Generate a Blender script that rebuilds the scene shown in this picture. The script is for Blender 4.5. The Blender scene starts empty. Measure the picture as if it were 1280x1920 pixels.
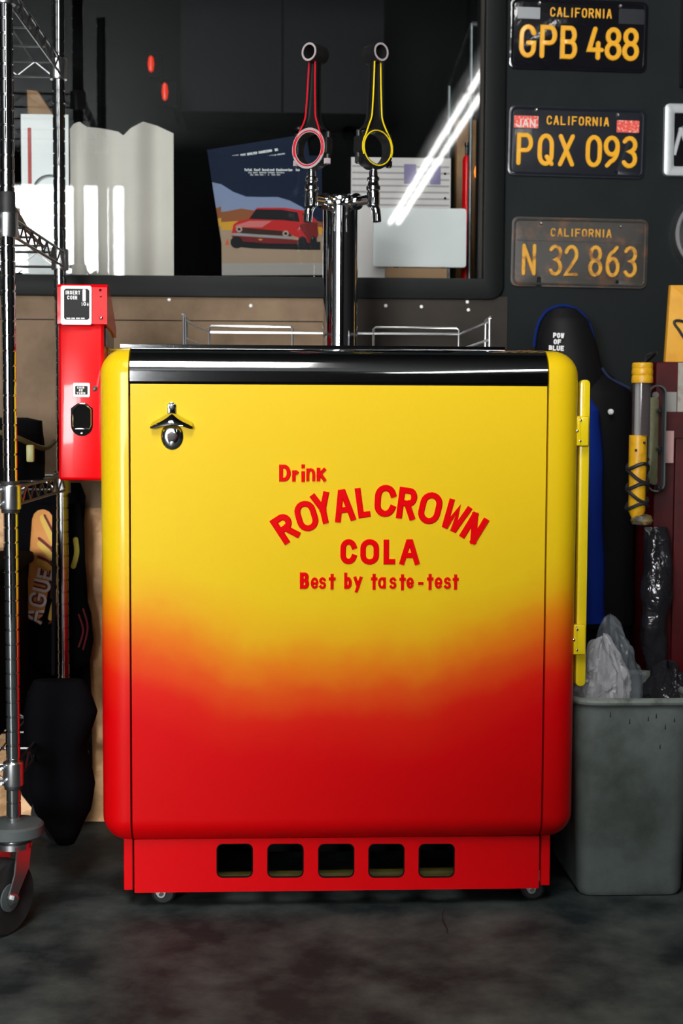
import bpy, bmesh, math, random
from mathutils import Vector, Matrix, noise
random.seed(7)
PI = math.pi
rad = math.radians
scene = bpy.context.scene
col = scene.collection

# ------------------------------------------------------------------ camera
F = 2667.0
PITCH, YAW, ROLL = rad(3.82), rad(2.8), rad(0.28)
CAM = Vector((-0.124, -2.537, 0.904))
RC = Matrix.Rotation(-YAW, 3, 'Z') @ Matrix.Rotation(PI/2 - PITCH, 3, 'X') @ Matrix.Rotation(ROLL, 3, 'Z')
cam_data = bpy.data.cameras.new('camera')
cam = bpy.data.objects.new('camera', cam_data)
col.objects.link(cam)
cam.matrix_world = Matrix.Translation(CAM) @ RC.to_4x4()
cam_data.sensor_fit = 'VERTICAL'
cam_data.sensor_height = 36.0
cam_data.lens = F / 1920 * 36.0
cam_data.clip_start = 0.05
cam_data.dof.use_dof = True
cam_data.dof.focus_distance = 2.55
cam_data.dof.aperture_fstop = 4.0
scene.camera = cam

def at(px, py, Y):
    """point of the plane y = Y that the pixel sees"""
    d = RC @ Vector((px - 640, 960 - py, -F))
    return CAM + d * ((Y - CAM.y) / d.y)

def gnd(px, py):
    """point of the floor that the pixel sees"""
    d = RC @ Vector((px - 640, 960 - py, -F))
    return CAM + d * (-CAM.z / d.z)

# ------------------------------------------------------------------ light
SKY = 31.0
w = bpy.data.worlds.new('sky'); scene.world = w
w.use_nodes = True
w.node_tree.nodes['Background'].inputs[0].default_value = (0.97, 0.985, 1.0, 1)
w.node_tree.nodes['Background'].inputs[1].default_value = SKY
scene.view_settings.view_transform = 'Standard'
scene.view_settings.look = 'None'
scene.view_settings.gamma = 1.0
scene.view_settings.exposure = 0.38
scene.cycles.use_denoising = True
scene.cycles.max_bounces = 8
scene.cycles.sample_clamp_indirect = 6.0

YW = 0.62            # front face of the wall behind the cooler
ROOM = dict(x0=-7.0, x1=4.2, y0=-13.2, z1=4.0)
# roll-up door openings in the far end of the garage (behind the camera)
def far_x(px, py):
    """where a ray mirrored by the window pane meets the far garage wall"""
    d = RC @ Vector((px - 640, 960 - py, -F)); t = (2*(YW + .012) - ROOM['y0'] - CAM.y)/d.y
    return CAM.x + d.x*t, CAM.z + d.z*t
DOOR_TOP = round(far_x(130, 347)[1], 2)
GATES = [(-6.3, far_x(136, 420)[0]), (far_x(155, 420)[0], far_x(197, 420)[0]+.02), (far_x(213, 420)[0], far_x(226, 420)[0]+.02)]

def portal(name, loc, rot, sx, sy):
    l = bpy.data.lights.new(name, 'AREA'); l.shape = 'RECTANGLE'; l.size = sx; l.size_y = sy
    l.cycles.is_portal = True
    o = bpy.data.objects.new(name, l); col.objects.link(o); o.location = loc; o.rotation_euler = rot
portal('daylight_portal', (-4.17, ROOM['y0'] + 0.02, DOOR_TOP/2), (PI/2, 0, 0), 4.4, DOOR_TOP)

# ------------------------------------------------------------------ materials
MATS = {}
def pmat(name, base, rough=0.5, metal=0.0, coat=0.0, spec=0.5, var=None, bump=None, emit=None, alpha=None, trans=0):
    """principled material; var = (colour2, scale, low, high); bump = (scale, strength, distance)"""
    m = bpy.data.materials.new(name); m.use_nodes = True
    nt = m.node_tree; b = nt.nodes['Principled BSDF']
    b.inputs['Base Color'].default_value = (*base, 1)
    b.inputs['Roughness'].default_value = rough
    b.inputs['Metallic'].default_value = metal
    b.inputs['Coat Weight'].default_value = coat
    b.inputs['Coat Roughness'].default_value = 0.05
    b.inputs['Specular IOR Level'].default_value = spec
    if emit:
        b.inputs['Emission Color'].default_value = (*emit[:3], 1); b.inputs['Emission Strength'].default_value = emit[3]
    if alpha is not None: b.inputs['Alpha'].default_value = alpha
    tc = nt.nodes.new('ShaderNodeTexCoord')
    if var:
        n = nt.nodes.new('ShaderNodeTexNoise'); n.inputs['Scale'].default_value = var[1]; n.inputs['Detail'].default_value = 6
        n.inputs['Roughness'].default_value = 0.65
        nt.links.new(tc.outputs['Object'], n.inputs['Vector'])
        r = nt.nodes.new('ShaderNodeMapRange'); r.inputs[1].default_value = var[2]; r.inputs[2].default_value = var[3]
        nt.links.new(n.outputs[0], r.inputs[0])
        x = nt.nodes.new('ShaderNodeMix'); x.data_type = 'RGBA'
        x.inputs[6].default_value = (*base, 1); x.inputs[7].default_value = (*var[0], 1)
        nt.links.new(r.outputs[0], x.inputs[0]); nt.links.new(x.outputs[2], b.inputs['Base Color'])
    if bump:
        n2 = nt.nodes.new('ShaderNodeTexNoise'); n2.inputs['Scale'].default_value = bump[0]; n2.inputs['Detail'].default_value = 3
        nt.links.new(tc.outputs['Object'], n2.inputs['Vector'])
        bp = nt.nodes.new('ShaderNodeBump'); bp.inputs['Strength'].default_value = bump[1]; bp.inputs['Distance'].default_value = bump[2]
        nt.links.new(n2.outputs[0], bp.inputs['Height']); nt.links.new(bp.outputs[0], b.inputs['Normal'])
        if coat: nt.links.new(bp.outputs[0], b.inputs['Coat Normal'])
    MATS[name] = m
    return m

chrome = pmat('chrome', (0.78, 0.79, 0.80), 0.06, 1.0)
chrome_soft = pmat('brushed_chrome', (0.72, 0.73, 0.74), 0.28, 1.0, bump=(60, 0.05, 0.002))
steel = pmat('zinc_steel', (0.42, 0.45, 0.46), 0.38, 1.0, var=((0.25, 0.27, 0.28), 30, 0.4, 0.7))
dark_metal = pmat('dark_steel', (0.035, 0.035, 0.035), 0.35, 0.6)
black_rubber = pmat('black_rubber', (0.012, 0.012, 0.013), 0.6, var=((0.03, 0.03, 0.03), 25, 0.5, 0.8))
grey_rubber = pmat('grey_rubber', (0.07, 0.085, 0.085), 0.65)
black_cloth = pmat('black_cloth', (0.003, 0.003, 0.004), 0.9, spec=0.05, bump=(180, 0.2, 0.002))
black_neoprene = pmat('black_neoprene', (0.005, 0.005, 0.006), 0.6, spec=0.2, bump=(240, 0.15, 0.001))
blue_cloth = pmat('blue_cloth', (0.005, 0.03, 0.30), 0.8, spec=0.2, bump=(150, 0.2, 0.002))
red_enamel = pmat('red_enamel', (0.74, 0.0, 0.003), 0.3, spec=.2, coat=0.35, bump=(9, 0.06, 0.01))
yellow_enamel = pmat('yellow_enamel', (0.80, 0.60, 0.008), 0.2, coat=0.5)
white_paint = pmat('white_print', (0.82, 0.82, 0.80), 0.5)
black_gloss = pmat('black_gloss', (0.006, 0.006, 0.007), 0.12, coat=0.5)
black_void = pmat('black_interior', (0.004, 0.004, 0.004), 0.9, spec=0.1)
lettering_red = pmat('lettering_red', (0.78, 0.0, 0.002), 0.2, spec=.3, coat=0.4)
floor_mat = pmat('concrete_floor', (0.015, 0.022, 0.024), 0.6, spec=0.14, var=((0.105, 0.122, 0.115), 5.5, 0.40, 0.76), bump=(40, 0.25, 0.004))
wall_black = pmat('black_wall_paint', (0.0058, 0.0080, 0.0086), 0.6, spec=0.12, var=((0.011, 0.0135, 0.013), 5, 0.35, 0.75), bump=(220, 0.10, 0.001))
frame_black = pmat('black_frame_paint', (0.004, 0.0045, 0.0048), 0.5, spec=0.15)
brown_board = pmat('brown_board', (0.21, 0.145, 0.092), 0.75, spec=0.15, var=((0.11, 0.072, 0.045), 7, 0.35, 0.75), bump=(60, 0.2, 0.002))
dark_board = pmat('dark_brown_board', (0.035, 0.028, 0.022), 0.7, spec=0.2, var=((0.018, 0.015, 0.013), 7, 0.35, 0.75), bump=(60, 0.2, 0.002))
garage_wall = pmat('garage_wall_paint', (0.009, 0.009, 0.010), 0.8, spec=.1, var=((0.005, 0.005, 0.0055), 1.5, 0.3, 0.7))
ceiling_mat = pmat('garage_ceiling_paint', (0.02, 0.02, 0.02), 0.9)
bin_mat = pmat('grey_bin_plastic', (0.15, 0.18, 0.17), 0.5, spec=0.4, var=((0.075, 0.09, 0.082), 9, 0.42, 0.7), bump=(70, 0.12, 0.002))
gold_foil = pmat('gold_insulation', (0.55, 0.31, 0.13), 0.45, 0.2, var=((0.24, 0.12, 0.04), 8, 0.35, 0.75), bump=(45, 0.35, 0.006))
paper_white = pmat('paper_white', (0.66, 0.60, 0.53), 0.75, var=((0.60, 0.55, 0.49), 3, 0.4, 0.7))
paper_sheet = pmat('paper_form', (0.72, 0.65, 0.62), 0.7)
plastic_white = pmat('white_plastic', (0.82, 0.82, 0.80), 0.4)
envelope_mat = pmat('manila_envelope', (0.75, 0.36, 0.02), 0.6, var=((0.62, 0.27, 0.012), 14, 0.4, 0.7))
cab_red = pmat('dark_red_paint', (0.075, 0.0015, 0.003), 0.5, spec=0.15, var=((0.03, 0.001, 0.0015), 12, 0.4, 0.7))
olive = pmat('olive_metal', (0.22, 0.22, 0.12), 0.42, 0.6, var=((0.14, 0.13, 0.07), 30, 0.4, 0.7))
yellow_plastic = pmat('yellow_plastic', (0.72, 0.38, 0.010), 0.4, var=((0.5, 0.22, 0.01), 40, 0.45, 0.7))
plate_ink = pmat('plate_amber', (0.76, 0.36, 0.012), 0.3, coat=0.3)
plate_worn = pmat('plate_amber_worn', (0.60, 0.29, 0.02), 0.6, var=((0.20, 0.075, 0.02), 55, 0.5, 0.68))
plate_black = pmat('plate_black', (0.006, 0.006, 0.008), 0.13, coat=0.6, bump=(22, 0.22, 0.008))
plate_navy = pmat('plate_blue_black', (0.010, 0.012, 0.017), 0.3, coat=0.2, bump=(22, 0.15, 0.006))
plate_rust = pmat('plate_rusted', (0.032, 0.028, 0.023), 0.55, var=((0.13, 0.055, 0.025), 24, 0.5, 0.72), bump=(40, 0.3, 0.002))
sticker_red = pmat('sticker_red', (0.70, 0.06, 0.035), 0.5, var=((0.65, 0.50, 0.42), 160, 0.52, 0.62))
rod_black = pmat('forged_black', (0.014, 0.014, 0.014), 0.32, 0.3, bump=(90, 0.12, 0.001))
rod_face = pmat('machined_face', (0.50, 0.42, 0.43), 0.5, 0.3)
rod_red = pmat('stripe_red', (0.62, 0.008, 0.02), 0.35)
rod_yellow = pmat('stripe_yellow', (0.80, 0.58, 0.005), 0.35)
cardboard = pmat('cardboard', (0.30, 0.17, 0.085), 0.8)
alu = pmat('cast_aluminium', (0.52, 0.54, 0.55), 0.42, 0.6)
wood = pmat('varnished_wood', (0.30, 0.14, 0.03), 0.5, var=((0.18, 0.07, 0.015), 18, 0.4, 0.7))
red_glow = pmat('red_reflection_glow', (0.6, 0.02, 0.005), 0.2, emit=(1.0, 0.05, 0.01, 0.45))  # glow stands in for red reflections in the window pane
orange_glow = pmat('orange_reflection_glow', (0.8, 0.2, 0.02), 0.2, emit=(1.0, 0.25, 0.03, 1.4))  # glow put in for an orange reflection in the glass
tube_light = pmat('fluorescent_tube', (0.9, 0.9, 0.9), 0.4, emit=(1.0, 0.99, 0.96, 18.0))
fixture_white = pmat('fixture_white', (0.8, 0.8, 0.8), 0.4)

def flat(name, c, rough=0.6): return MATS.get(name) or pmat(name, tuple(v*.85 for v in c), .6, spec=.12)

def glass_mat():
    m = bpy.data.materials.new('window_glass'); m.use_nodes = True; nt = m.node_tree; nt.nodes.clear()
    o = nt.nodes.new('ShaderNodeOutputMaterial'); mx = nt.nodes.new('ShaderNodeMixShader')
    fr = nt.nodes.new('ShaderNodeFresnel'); fr.inputs[0].default_value = 1.55
    t = nt.nodes.new('ShaderNodeBsdfTransparent'); t.inputs[0].default_value = (0.93, 0.95, 0.95, 1)
    g = nt.nodes.new('ShaderNodeBsdfGlossy'); g.inputs['Roughness'].default_value = 0.0
    nt.links.new(fr.outputs[0], mx.inputs[0]); nt.links.new(t.outputs[0], mx.inputs[1]); nt.links.new(g.outputs[0], mx.inputs[2])
    nt.links.new(mx.outputs[0], o.inputs[0]); return m
glass = glass_mat()

def film_mat(name, tint, cover, rough):
    """crumpled clear polythene: partly see-through, milky, shiny"""
    m = bpy.data.materials.new(name); m.use_nodes = True; nt = m.node_tree; nt.nodes.clear()
    o = nt.nodes.new('ShaderNodeOutputMaterial'); mx = nt.nodes.new('ShaderNodeMixShader')
    mx.inputs[0].default_value = cover
    t = nt.nodes.new('ShaderNodeBsdfTransparent')
    p = nt.nodes.new('ShaderNodeBsdfPrincipled'); p.inputs['Base Color'].default_value = (*tint, 1); p.inputs['Roughness'].default_value = rough
    tc = nt.nodes.new('ShaderNodeTexCoord'); n = nt.nodes.new('ShaderNodeTexNoise'); n.inputs['Scale'].default_value = 38; n.inputs['Detail'].default_value = 2; n.inputs['Distortion'].default_value = 1.2
    bp = nt.nodes.new('ShaderNodeBump'); bp.inputs['Strength'].default_value = 0.55 if cover < .95 and 'tube' not in name else 0; bp.inputs['Distance'].default_value = 0.008
    nt.links.new(tc.outputs['Object'], n.inputs['Vector']); nt.links.new(n.outputs[0], bp.inputs['Height']); nt.links.new(bp.outputs[0], p.inputs['Normal'])
    nt.links.new(t.outputs[0], mx.inputs[1]); nt.links.new(p.outputs[0], mx.inputs[2]); nt.links.new(mx.outputs[0], o.inputs[0])
    return m
film = film_mat('clear_polythene', (0.62, 0.62, 0.66), 0.42, 0.16)
film_dark = film_mat('dark_polythene', (0.02, 0.02, 0.024), 0.9, 0.12)
clear_tube = film_mat('clear_tube', (0.10, 0.085, 0.085), 0.5, 0.1)

def fade_mat():
    """yellow paint sprayed over into orange and red"""
    m = bpy.data.materials.new('yellow_red_fade_paint'); m.use_nodes = True; nt = m.node_tree
    b = nt.nodes['Principled BSDF']; b.inputs['Roughness'].default_value = 0.42; b.inputs['Specular IOR Level'].default_value = 0.16
    b.inputs['Coat Weight'].default_value = 0.22; b.inputs['Coat Roughness'].default_value = 0.10
    L = nt.links.new
    tc = nt.nodes.new('ShaderNodeTexCoord')
    sx = nt.nodes.new('ShaderNodeSeparateXYZ'); L(tc.outputs['Object'], sx.inputs[0])
    n = nt.nodes.new('ShaderNodeTexNoise'); n.inputs['Scale'].default_value = 4.2; n.inputs['Detail'].default_value = 4; n.inputs['Roughness'].default_value = 0.55
    L(tc.outputs['Object'], n.inputs['Vector'])
    # the spray line dips towards the middle of the front: x*x raises it at both sides
    xx = nt.nodes.new('ShaderNodeMath'); xx.operation = 'MULTIPLY'; L(sx.outputs[0], xx.inputs[0]); L(sx.outputs[0], xx.inputs[1])
    k = nt.nodes.new('ShaderNodeMath'); k.operation = 'MULTIPLY'; k.inputs[1].default_value = -0.60; L(xx.outputs[0], k.inputs[0])
    a = nt.nodes.new('ShaderNodeMath'); a.operation = 'ADD'; L(sx.outputs[2], a.inputs[0]); L(k.outputs[0], a.inputs[1])
    nn = nt.nodes.new('ShaderNodeMath'); nn.operation = 'MULTIPLY_ADD'; nn.inputs[1].default_value = 0.14; L(n.outputs[0], nn.inputs[0]); L(a.outputs[0], nn.inputs[2])
    mr = nt.nodes.new('ShaderNodeMapRange'); mr.inputs[1].default_value = 0.345; mr.inputs[2].default_value = 0.645; L(nn.outputs[0], mr.inputs[0])
    cr = nt.nodes.new('ShaderNodeValToRGB'); L(mr.outputs[0], cr.inputs[0])
    e = cr.color_ramp.elements
    e[0].position = 0.0; e[0].color = (0.72, 0.0, 0.002, 1)
    e[1].position = 1.0; e[1].color = (0.82, 0.545, 0.006, 1)
    for p, c in ((0.22, (0.76, 0.012, 0.003)), (0.42, (0.80, 0.085, 0.005)), (0.60, (0.82, 0.23, 0.005)), (0.8, (0.82, 0.44, 0.006))):
        q = e.new(p); q.color = (*c, 1)
    L(cr.outputs[0], b.inputs['Base Color'])
    n2 = nt.nodes.new('ShaderNodeTexNoise'); n2.inputs['Scale'].default_value = 3.5; n2.inputs['Detail'].default_value = 1.5
    L(tc.outputs['Object'], n2.inputs['Vector'])
    bp = nt.nodes.new('ShaderNodeBump'); bp.inputs['Strength'].default_value = 0.10; bp.inputs['Distance'].default_value = 0.02
    L(n2.outputs[0], bp.inputs['Height']); L(bp.outputs[0], b.inputs['Normal']); L(bp.outputs[0], b.inputs['Coat Normal'])
    return m
fade = fade_mat()

# ------------------------------------------------------------------ stroke lettering
def arc(cx, cy, rx, ry, a0, a1, n=9):
    return [(cx + rx*math.cos(rad(a0 + (a1-a0)*i/n)), cy + ry*math.sin(rad(a0 + (a1-a0)*i/n))) for i in range(n+1)]
def S_(a): return a
RING = arc(.5, .68, .5, .32, 0, 180) + arc(.5, .32, .5, .32, 180, 360)
GL = {   # strokes: (closed, points) in a unit box
 'A': [(0, [(0, 0), (.42, 1), (.58, 1), (1, 0)]), (0, [(.17, .33), (.83, .33)])],
 'B': [(0, [(0, .52), (0, 1), (.55, 1)] + arc(.6, .76, .34, .24, 90, -90) + [(0, .52)]), (0, [(0, .52), (.6, .52)] + arc(.62, .26, .38, .26, 90, -90) + [(0, 0), (0, .52)])],
 'C': [(0, arc(.5, .68, .5, .32, 15, 180) + arc(.5, .32, .5, .32, 180, 345))],
 'D': [(1, [(0, 0), (0, 1), (.4, 1)] + arc(.42, .5, .58, .5, 90, -90, 14))],
 'E': [(0, [(1, 1), (0, 1), (0, 0), (1, 0)]), (0, [(0, .5), (.8, .5)])],
 'F': [(0, [(1, 1), (0, 1), (0, 0)]), (0, [(0, .5), (.8, .5)])],
 'G': [(0, arc(.5, .7, .5, .3, 15, 180) + arc(.5, .3, .5, .3, 180, 340) + [(1, .44), (.55, .44)])],
 'H': [(0, [(0, 0), (0, 1)]), (0, [(1, 0), (1, 1)]), (0, [(0, .5), (1, .5)])],
 'I': [(0, [(.5, 0), (.5, 1)])],
 'J': [(0, [(1, 1), (1, .3)] + arc(.5, .3, .5, .3, 0, -180))],
 'K': [(0, [(0, 0), (0, 1)]), (0, [(1, 1), (0, .40)]), (0, [(.3, .58), (1, 0)])],
 'L': [(0, [(0, 1), (0, 0), (1, 0)])],
 'M': [(0, [(0, 0), (0, 1)]), (0, [(0, 1), (.5, .2), (1, 1)]), (0, [(1, 1), (1, 0)])],
 'N': [(0, [(0, 0), (0, 1)]), (0, [(0, 1), (1, 0)]), (0, [(1, 0), (1, 1)])],
 'O': [(1, RING)], '0': [(1, RING)],
 'P': [(0, [(0, 0), (0, 1), (.55, 1)] + arc(.6, .73, .4, .27, 90, -90) + [(0, .46)])],
 'Q': [(1, RING), (0, [(.6, .25), (1, 0)])],
 'R': [(0, [(0, 0), (0, 1), (.55, 1)] + arc(.6, .75, .4, .25, 90, -90) + [(0, .5)]), (0, [(.5, .5), (1, 0)])],
 'S': [(0, arc(.5, .75, .5, .25, 20, 270) + arc(.5, .25, .5, .25, 90, -160))],
 'T': [(0, [(0, 1), (1, 1)]), (0, [(.5, 1), (.5, 0)])],
 'U': [(0, [(0, 1), (0, .32)] + arc(.5, .32, .5, .32, 180, 360) + [(1, .32), (1, 1)])],
 'V': [(0, [(0, 1), (.45, 0), (.55, 0), (1, 1)])],
 'W': [(0, [(0, 1), (.22, 0), (.3, 0), (.5, .85), (.7, 0), (.78, 0), (1, 1)])],
 'X': [(0, [(0, 0), (1, 1)]), (0, [(0, 1), (1, 0)])],
 'Y': [(0, [(0, 1), (.5, .45)]), (0, [(1, 1), (.5, .45)]), (0, [(.5, .5), (.5, 0)])],
 '1': [(0, [(.2, .8), (.5, 1), (.5, 0)])],
 '2': [(0, arc(.5, .72, .5, .28, 165, -30) + [(0, 0), (1, 0)])],
 '3': [(0, arc(.5, .76, .48, .24, 150, -90) + arc(.5, .26, .5, .26, 90, -150))],
 '4': [(0, [(.45, 1), (0, .27), (1, .27)]), (0, [(.72, .5), (.72, 0)])],
 '6': [(1, arc(.5, .3, .5, .3, 0, 360, 16)), (0, [(.85, 1), (.55, .85)] + arc(.62, .35, .62, .5, 110, 180, 6))],
 '8': [(1, arc(.5, .76, .44, .24, 0, 360, 16)), (1, arc(.5, .26, .5, .26, 0, 360, 16))],
 '9': [(1, arc(.5, .7, .5, .3, 0, 360, 16)), (0, [(.15, 0), (.45, .15)] + arc(.38, .65, .62, .5, -70, 0, 6))],
 'a': [(1, arc(.5, .5, .5, .5, 0, 360, 14)), (0, [(1, 1), (1, 0)])],
 'b': [(1, arc(.5, .33, .5, .33, 0, 360, 14)), (0, [(0, 1), (0, 0)])],
 'd': [(1, arc(.5, .33, .5, .33, 0, 360, 14)), (0, [(1, 1), (1, 0)])],
 'e': [(0, [(.1, .46), (.95, .46)] + arc(.5, .5, .5, .5, 10, 315, 14))],
 'i': [(0, [(.5, 0), (.5, .54)]), (0, [(.5, .96), (.5, 1.02)])],
 'k': [(0, [(0, 0), (0, 1)]), (0, [(1, .95), (0, .40)]), (0, [(.3, .55), (1, 0)])],
 'n': [(0, [(0, 0), (0, 1)]), (0, [(0, .6)] + arc(.5, .6, .5, .4, 160, 0, 7) + [(1, 0)])],
 'o': [(1, arc(.5, .5, .5, .5, 0, 360, 14))],
 'r': [(0, [(0, 0), (0, 1)]), (0, [(0, .6)] + arc(.6, .55, .55, .45, 150, 60, 5))],
 's': [(0, arc(.5, .76, .45, .24, 25, 270, 9) + arc(.5, .26, .5, .26, 90, -155, 9))],
 't': [(0, [(.5, 1), (.5, 0)]), (0, [(0, .72), (1, .72)])],
 'y': [(0, [(0, 1), (.5, .35)]), (0, [(1, 1), (.25, 0)])],
 '-': [(0, [(0, .5), (1, .5)])],
 '.': [(0, [(.4, 0), (.6, 0)])],
 '|': [(0, [(.5, 0), (.5, 1)])],
}

# ------------------------------------------------------------------ mesh builder
class MB:
    def __init__(s): s.v = []; s.f = []
    def add(s, vs, fs):
        o = len(s.v); s.v += [Vector(p) for p in vs]; s.f += [tuple(i + o for i in f) for f in fs]; return s
    def box(s, x0, x1, y0, y1, z0, z1):
        return s.add([(x, y, z) for x in (x0, x1) for y in (y0, y1) for z in (z0, z1)],
                     [(0, 1, 3, 2), (4, 6, 7, 5), (0, 4, 5, 1), (2, 3, 7, 6), (0, 2, 6, 4), (1, 5, 7, 3)])
    def rbox(s, x0, x1, y0, y1, z0, z1, r, seg=3):
        bm = bmesh.new()
        bmesh.ops.create_cube(bm, size=1)
        for v in bm.verts:
            v.co = Vector((x0 if v.co.x < 0 else x1, y0 if v.co.y < 0 else y1, z0 if v.co.z < 0 else z1))
        bmesh.ops.bevel(bm, geom=list(bm.edges), offset=r, segments=seg, profile=0.5, affect='EDGES')
        s.addbm(bm); return s
    def addbm(s, bm):
        bm.verts.index_update()
        s.add([v.co.copy() for v in bm.verts], [[v.index for v in f.verts] for f in bm.faces]); bm.free()
    def tube(s, pts, r, n=8, closed=False, cap=True):
        pts = [Vector(p) for p in pts]; m = len(pts); rs = r if isinstance(r, (list, tuple)) else [r]*m
        ring = []; up = None
        for i, p in enumerate(pts):
            a = pts[(i-1) % m] if (closed or i) else p; b = pts[(i+1) % m] if (closed or i < m-1) else p
            t = (b - a).normalized()
            if up is None:
                up = Vector((0, 0, 1)) if abs(t.z) < 0.9 else Vector((0, 1, 0))
            x = t.cross(up).normalized(); up = x.cross(t).normalized()
            ring.append([p + (x*math.cos(2*PI*k/n) + up*math.sin(2*PI*k/n))*rs[i] for k in range(n)])
        vs = [q for R_ in ring for q in R_]; fs = []
        for i in range(m if closed else m-1):
            j = (i+1) % m
            fs += [(i*n+k, i*n+(k+1) % n, j*n+(k+1) % n, j*n+k) for k in range(n)]
        if cap and not closed: fs += [tuple(range(n))[::-1], tuple((m-1)*n+k for k in range(n))]
        return s.add(vs, fs)
    def lathe(s, prof, o=(0, 0, 0), axis='Z', n=24, cap=True):
        """prof: (radius, height) pairs"""
        o = Vector(o); vs = []; fs = []
        for r, h in prof:
            for k in range(n):
                a = 2*PI*k/n; c, d = r*math.cos(a), r*math.sin(a)
                vs.append(o + (Vector((c, d, h)) if axis == 'Z' else Vector((c, h, d)) if axis == 'Y' else Vector((h, c, d))))
        m = len(prof)
        for i in range(m-1): fs += [(i*n+k, i*n+(k+1) % n, (i+1)*n+(k+1) % n, (i+1)*n+k) for k in range(n)]
        if cap: fs += [tuple(range(n)), tuple((m-1)*n+k for k in range(n))]
        return s.add(vs, fs)
    def slab(s, outer, y0, y1, holes=(), bev=0):
        """polygon in x,z with holes, thick from y0 (front) to y1"""
        bm = bmesh.new(); es = []
        for loop in (outer, *holes):
            vs = [bm.verts.new((x, y0, z)) for x, z in loop]
            es += [bm.edges.new((vs[i], vs[(i+1) % len(vs)])) for i in range(len(vs))]
        if holes: bmesh.ops.triangle_fill(bm, use_beauty=True, edges=es)
        else: bm.faces.new(list(bm.verts))
        r = bmesh.ops.extrude_face_region(bm, geom=list(bm.faces))
        for g in r['geom']:
            if isinstance(g, bmesh.types.BMVert): g.co.y = y1
        if bev:
            bmesh.ops.recalc_face_normals(bm, faces=bm.faces)
            e = [e for e in bm.edges if abs(e.verts[0].co.y - y0) < 1e-7 and abs(e.verts[1].co.y - y0) < 1e-7 and len(e.link_faces) == 2 and e.calc_face_angle(0) > 0.8]
            bmesh.ops.bevel(bm, geom=e, offset=bev, segments=2, profile=0.5, affect='EDGES')
        s.addbm(bm); return s
    def grid(s, fn, nu, nv, closed_u=False):
        vs = [fn(i/nu, j/nv) for j in range(nv+1) for i in range(nu+1)]
        fs = [(j*(nu+1)+i, j*(nu+1)+i+1, (j+1)*(nu+1)+i+1, (j+1)*(nu+1)+i) for j in range(nv) for i in range(nu)]
        return s.add(vs, fs)
    def loft(s, rows, n=32, nz=4, amp=0.0, freq=8.0, cap=True):
        """rows: (z, x0, x1, ycentre, half_depth) from top to bottom; a sack-like body with creases"""
        rr = []
        for a, b in zip(rows, rows[1:]):
            for k in range(nz):
                t = k/nz; t = t*t*(3-2*t) if nz > 6 else t
                rr.append(tuple(p + (q-p)*t for p, q in zip(a, b)))
        rr.append(rows[-1]); vs = []; fs = []
        for z, x0, x1, yc, hd in rr:
            for k in range(n):
                a = 2*PI*k/n
                p = Vector(((x0+x1)/2 + (x1-x0)/2*math.cos(a), yc + hd*math.sin(a), z))
                d = noise.noise(Vector((p.x*freq, p.y*freq, p.z*freq*0.45))) + .5*noise.noise(Vector((p.x*freq*2.3, p.y*freq*2, p.z*freq)))
                nrm = Vector((math.cos(a), math.sin(a), 0)); p += nrm*d*amp
                vs.append(p)
        m = len(rr)
        for i in range(m-1): fs += [(i*n+k, i*n+(k+1) % n, (i+1)*n+(k+1) % n, (i+1)*n+k) for k in range(n)]
        if cap: fs += [tuple(range(n)), tuple((m-1)*n+k for k in range(n))]
        return s.add(vs, fs)
    def stroke(s, pts, wdt, dep, closed=False, rnd=False):
        """raised ribbon along a polyline in x,z; stands out towards -y"""
        P = [Vector((p[0], p[1])) for p in pts]
        Q = [P[0]]
        for p in P[1:]:
            if (p - Q[-1]).length > 1e-6: Q.append(p)
        if closed and (Q[0]-Q[-1]).length < 1e-6: Q.pop()
        W = [1.0]*len(Q)
        if rnd and not closed and len(Q) > 1:
            d0 = (Q[0]-Q[1]).normalized(); d1 = (Q[-1]-Q[-2]).normalized()
            st = [Q[0] + d0*wdt/2*math.sin(t) for t in (1.45, 1.0, .5)]; en = [Q[-1] + d1*wdt/2*math.sin(t) for t in (.5, 1.0, 1.45)]
            Q = st + Q + en; W = [math.cos(t) for t in (1.45, 1.0, .5)] + W + [math.cos(t) for t in (.5, 1.0, 1.45)]
        prof = [(-.5, 0), (-.5, .55), (-.36, 1), (.36, 1), (.5, .55), (.5, 0)]
        m = len(Q); vs = []; fs = []; n = len(prof)
        for i, p in enumerate(Q):
            a = (p - Q[i-1]).normalized() if (closed or i) else None
            b = (Q[(i+1) % m] - p).normalized() if (closed or i < m-1) else None
            if a is None: a = b
            if b is None: b = a
            na, nb = Vector((-a.y, a.x)), Vector((-b.y, b.x))
            nn = na + nb
            if nn.length < 1e-4: nn = na
            nn.normalize(); k = min(1/max(nn.dot(na), .3), 1.8)
            for u, h in prof:
                q = p + nn*(u*wdt*W[i]*k); vs.append((q.x, -h*dep*(0.6+.4*W[i])*(1 if closed else 1+.08*i/m), q.y))
        for i in range(m if closed else m-1):
            j = (i+1) % m
            fs += [(i*n+k, i*n+k+1, j*n+k+1, j*n+k) for k in range(n-1)]
        if not closed: fs += [tuple(range(n)), tuple((m-1)*n+k for k in range(n))]
        return s.add(vs, fs)
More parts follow.
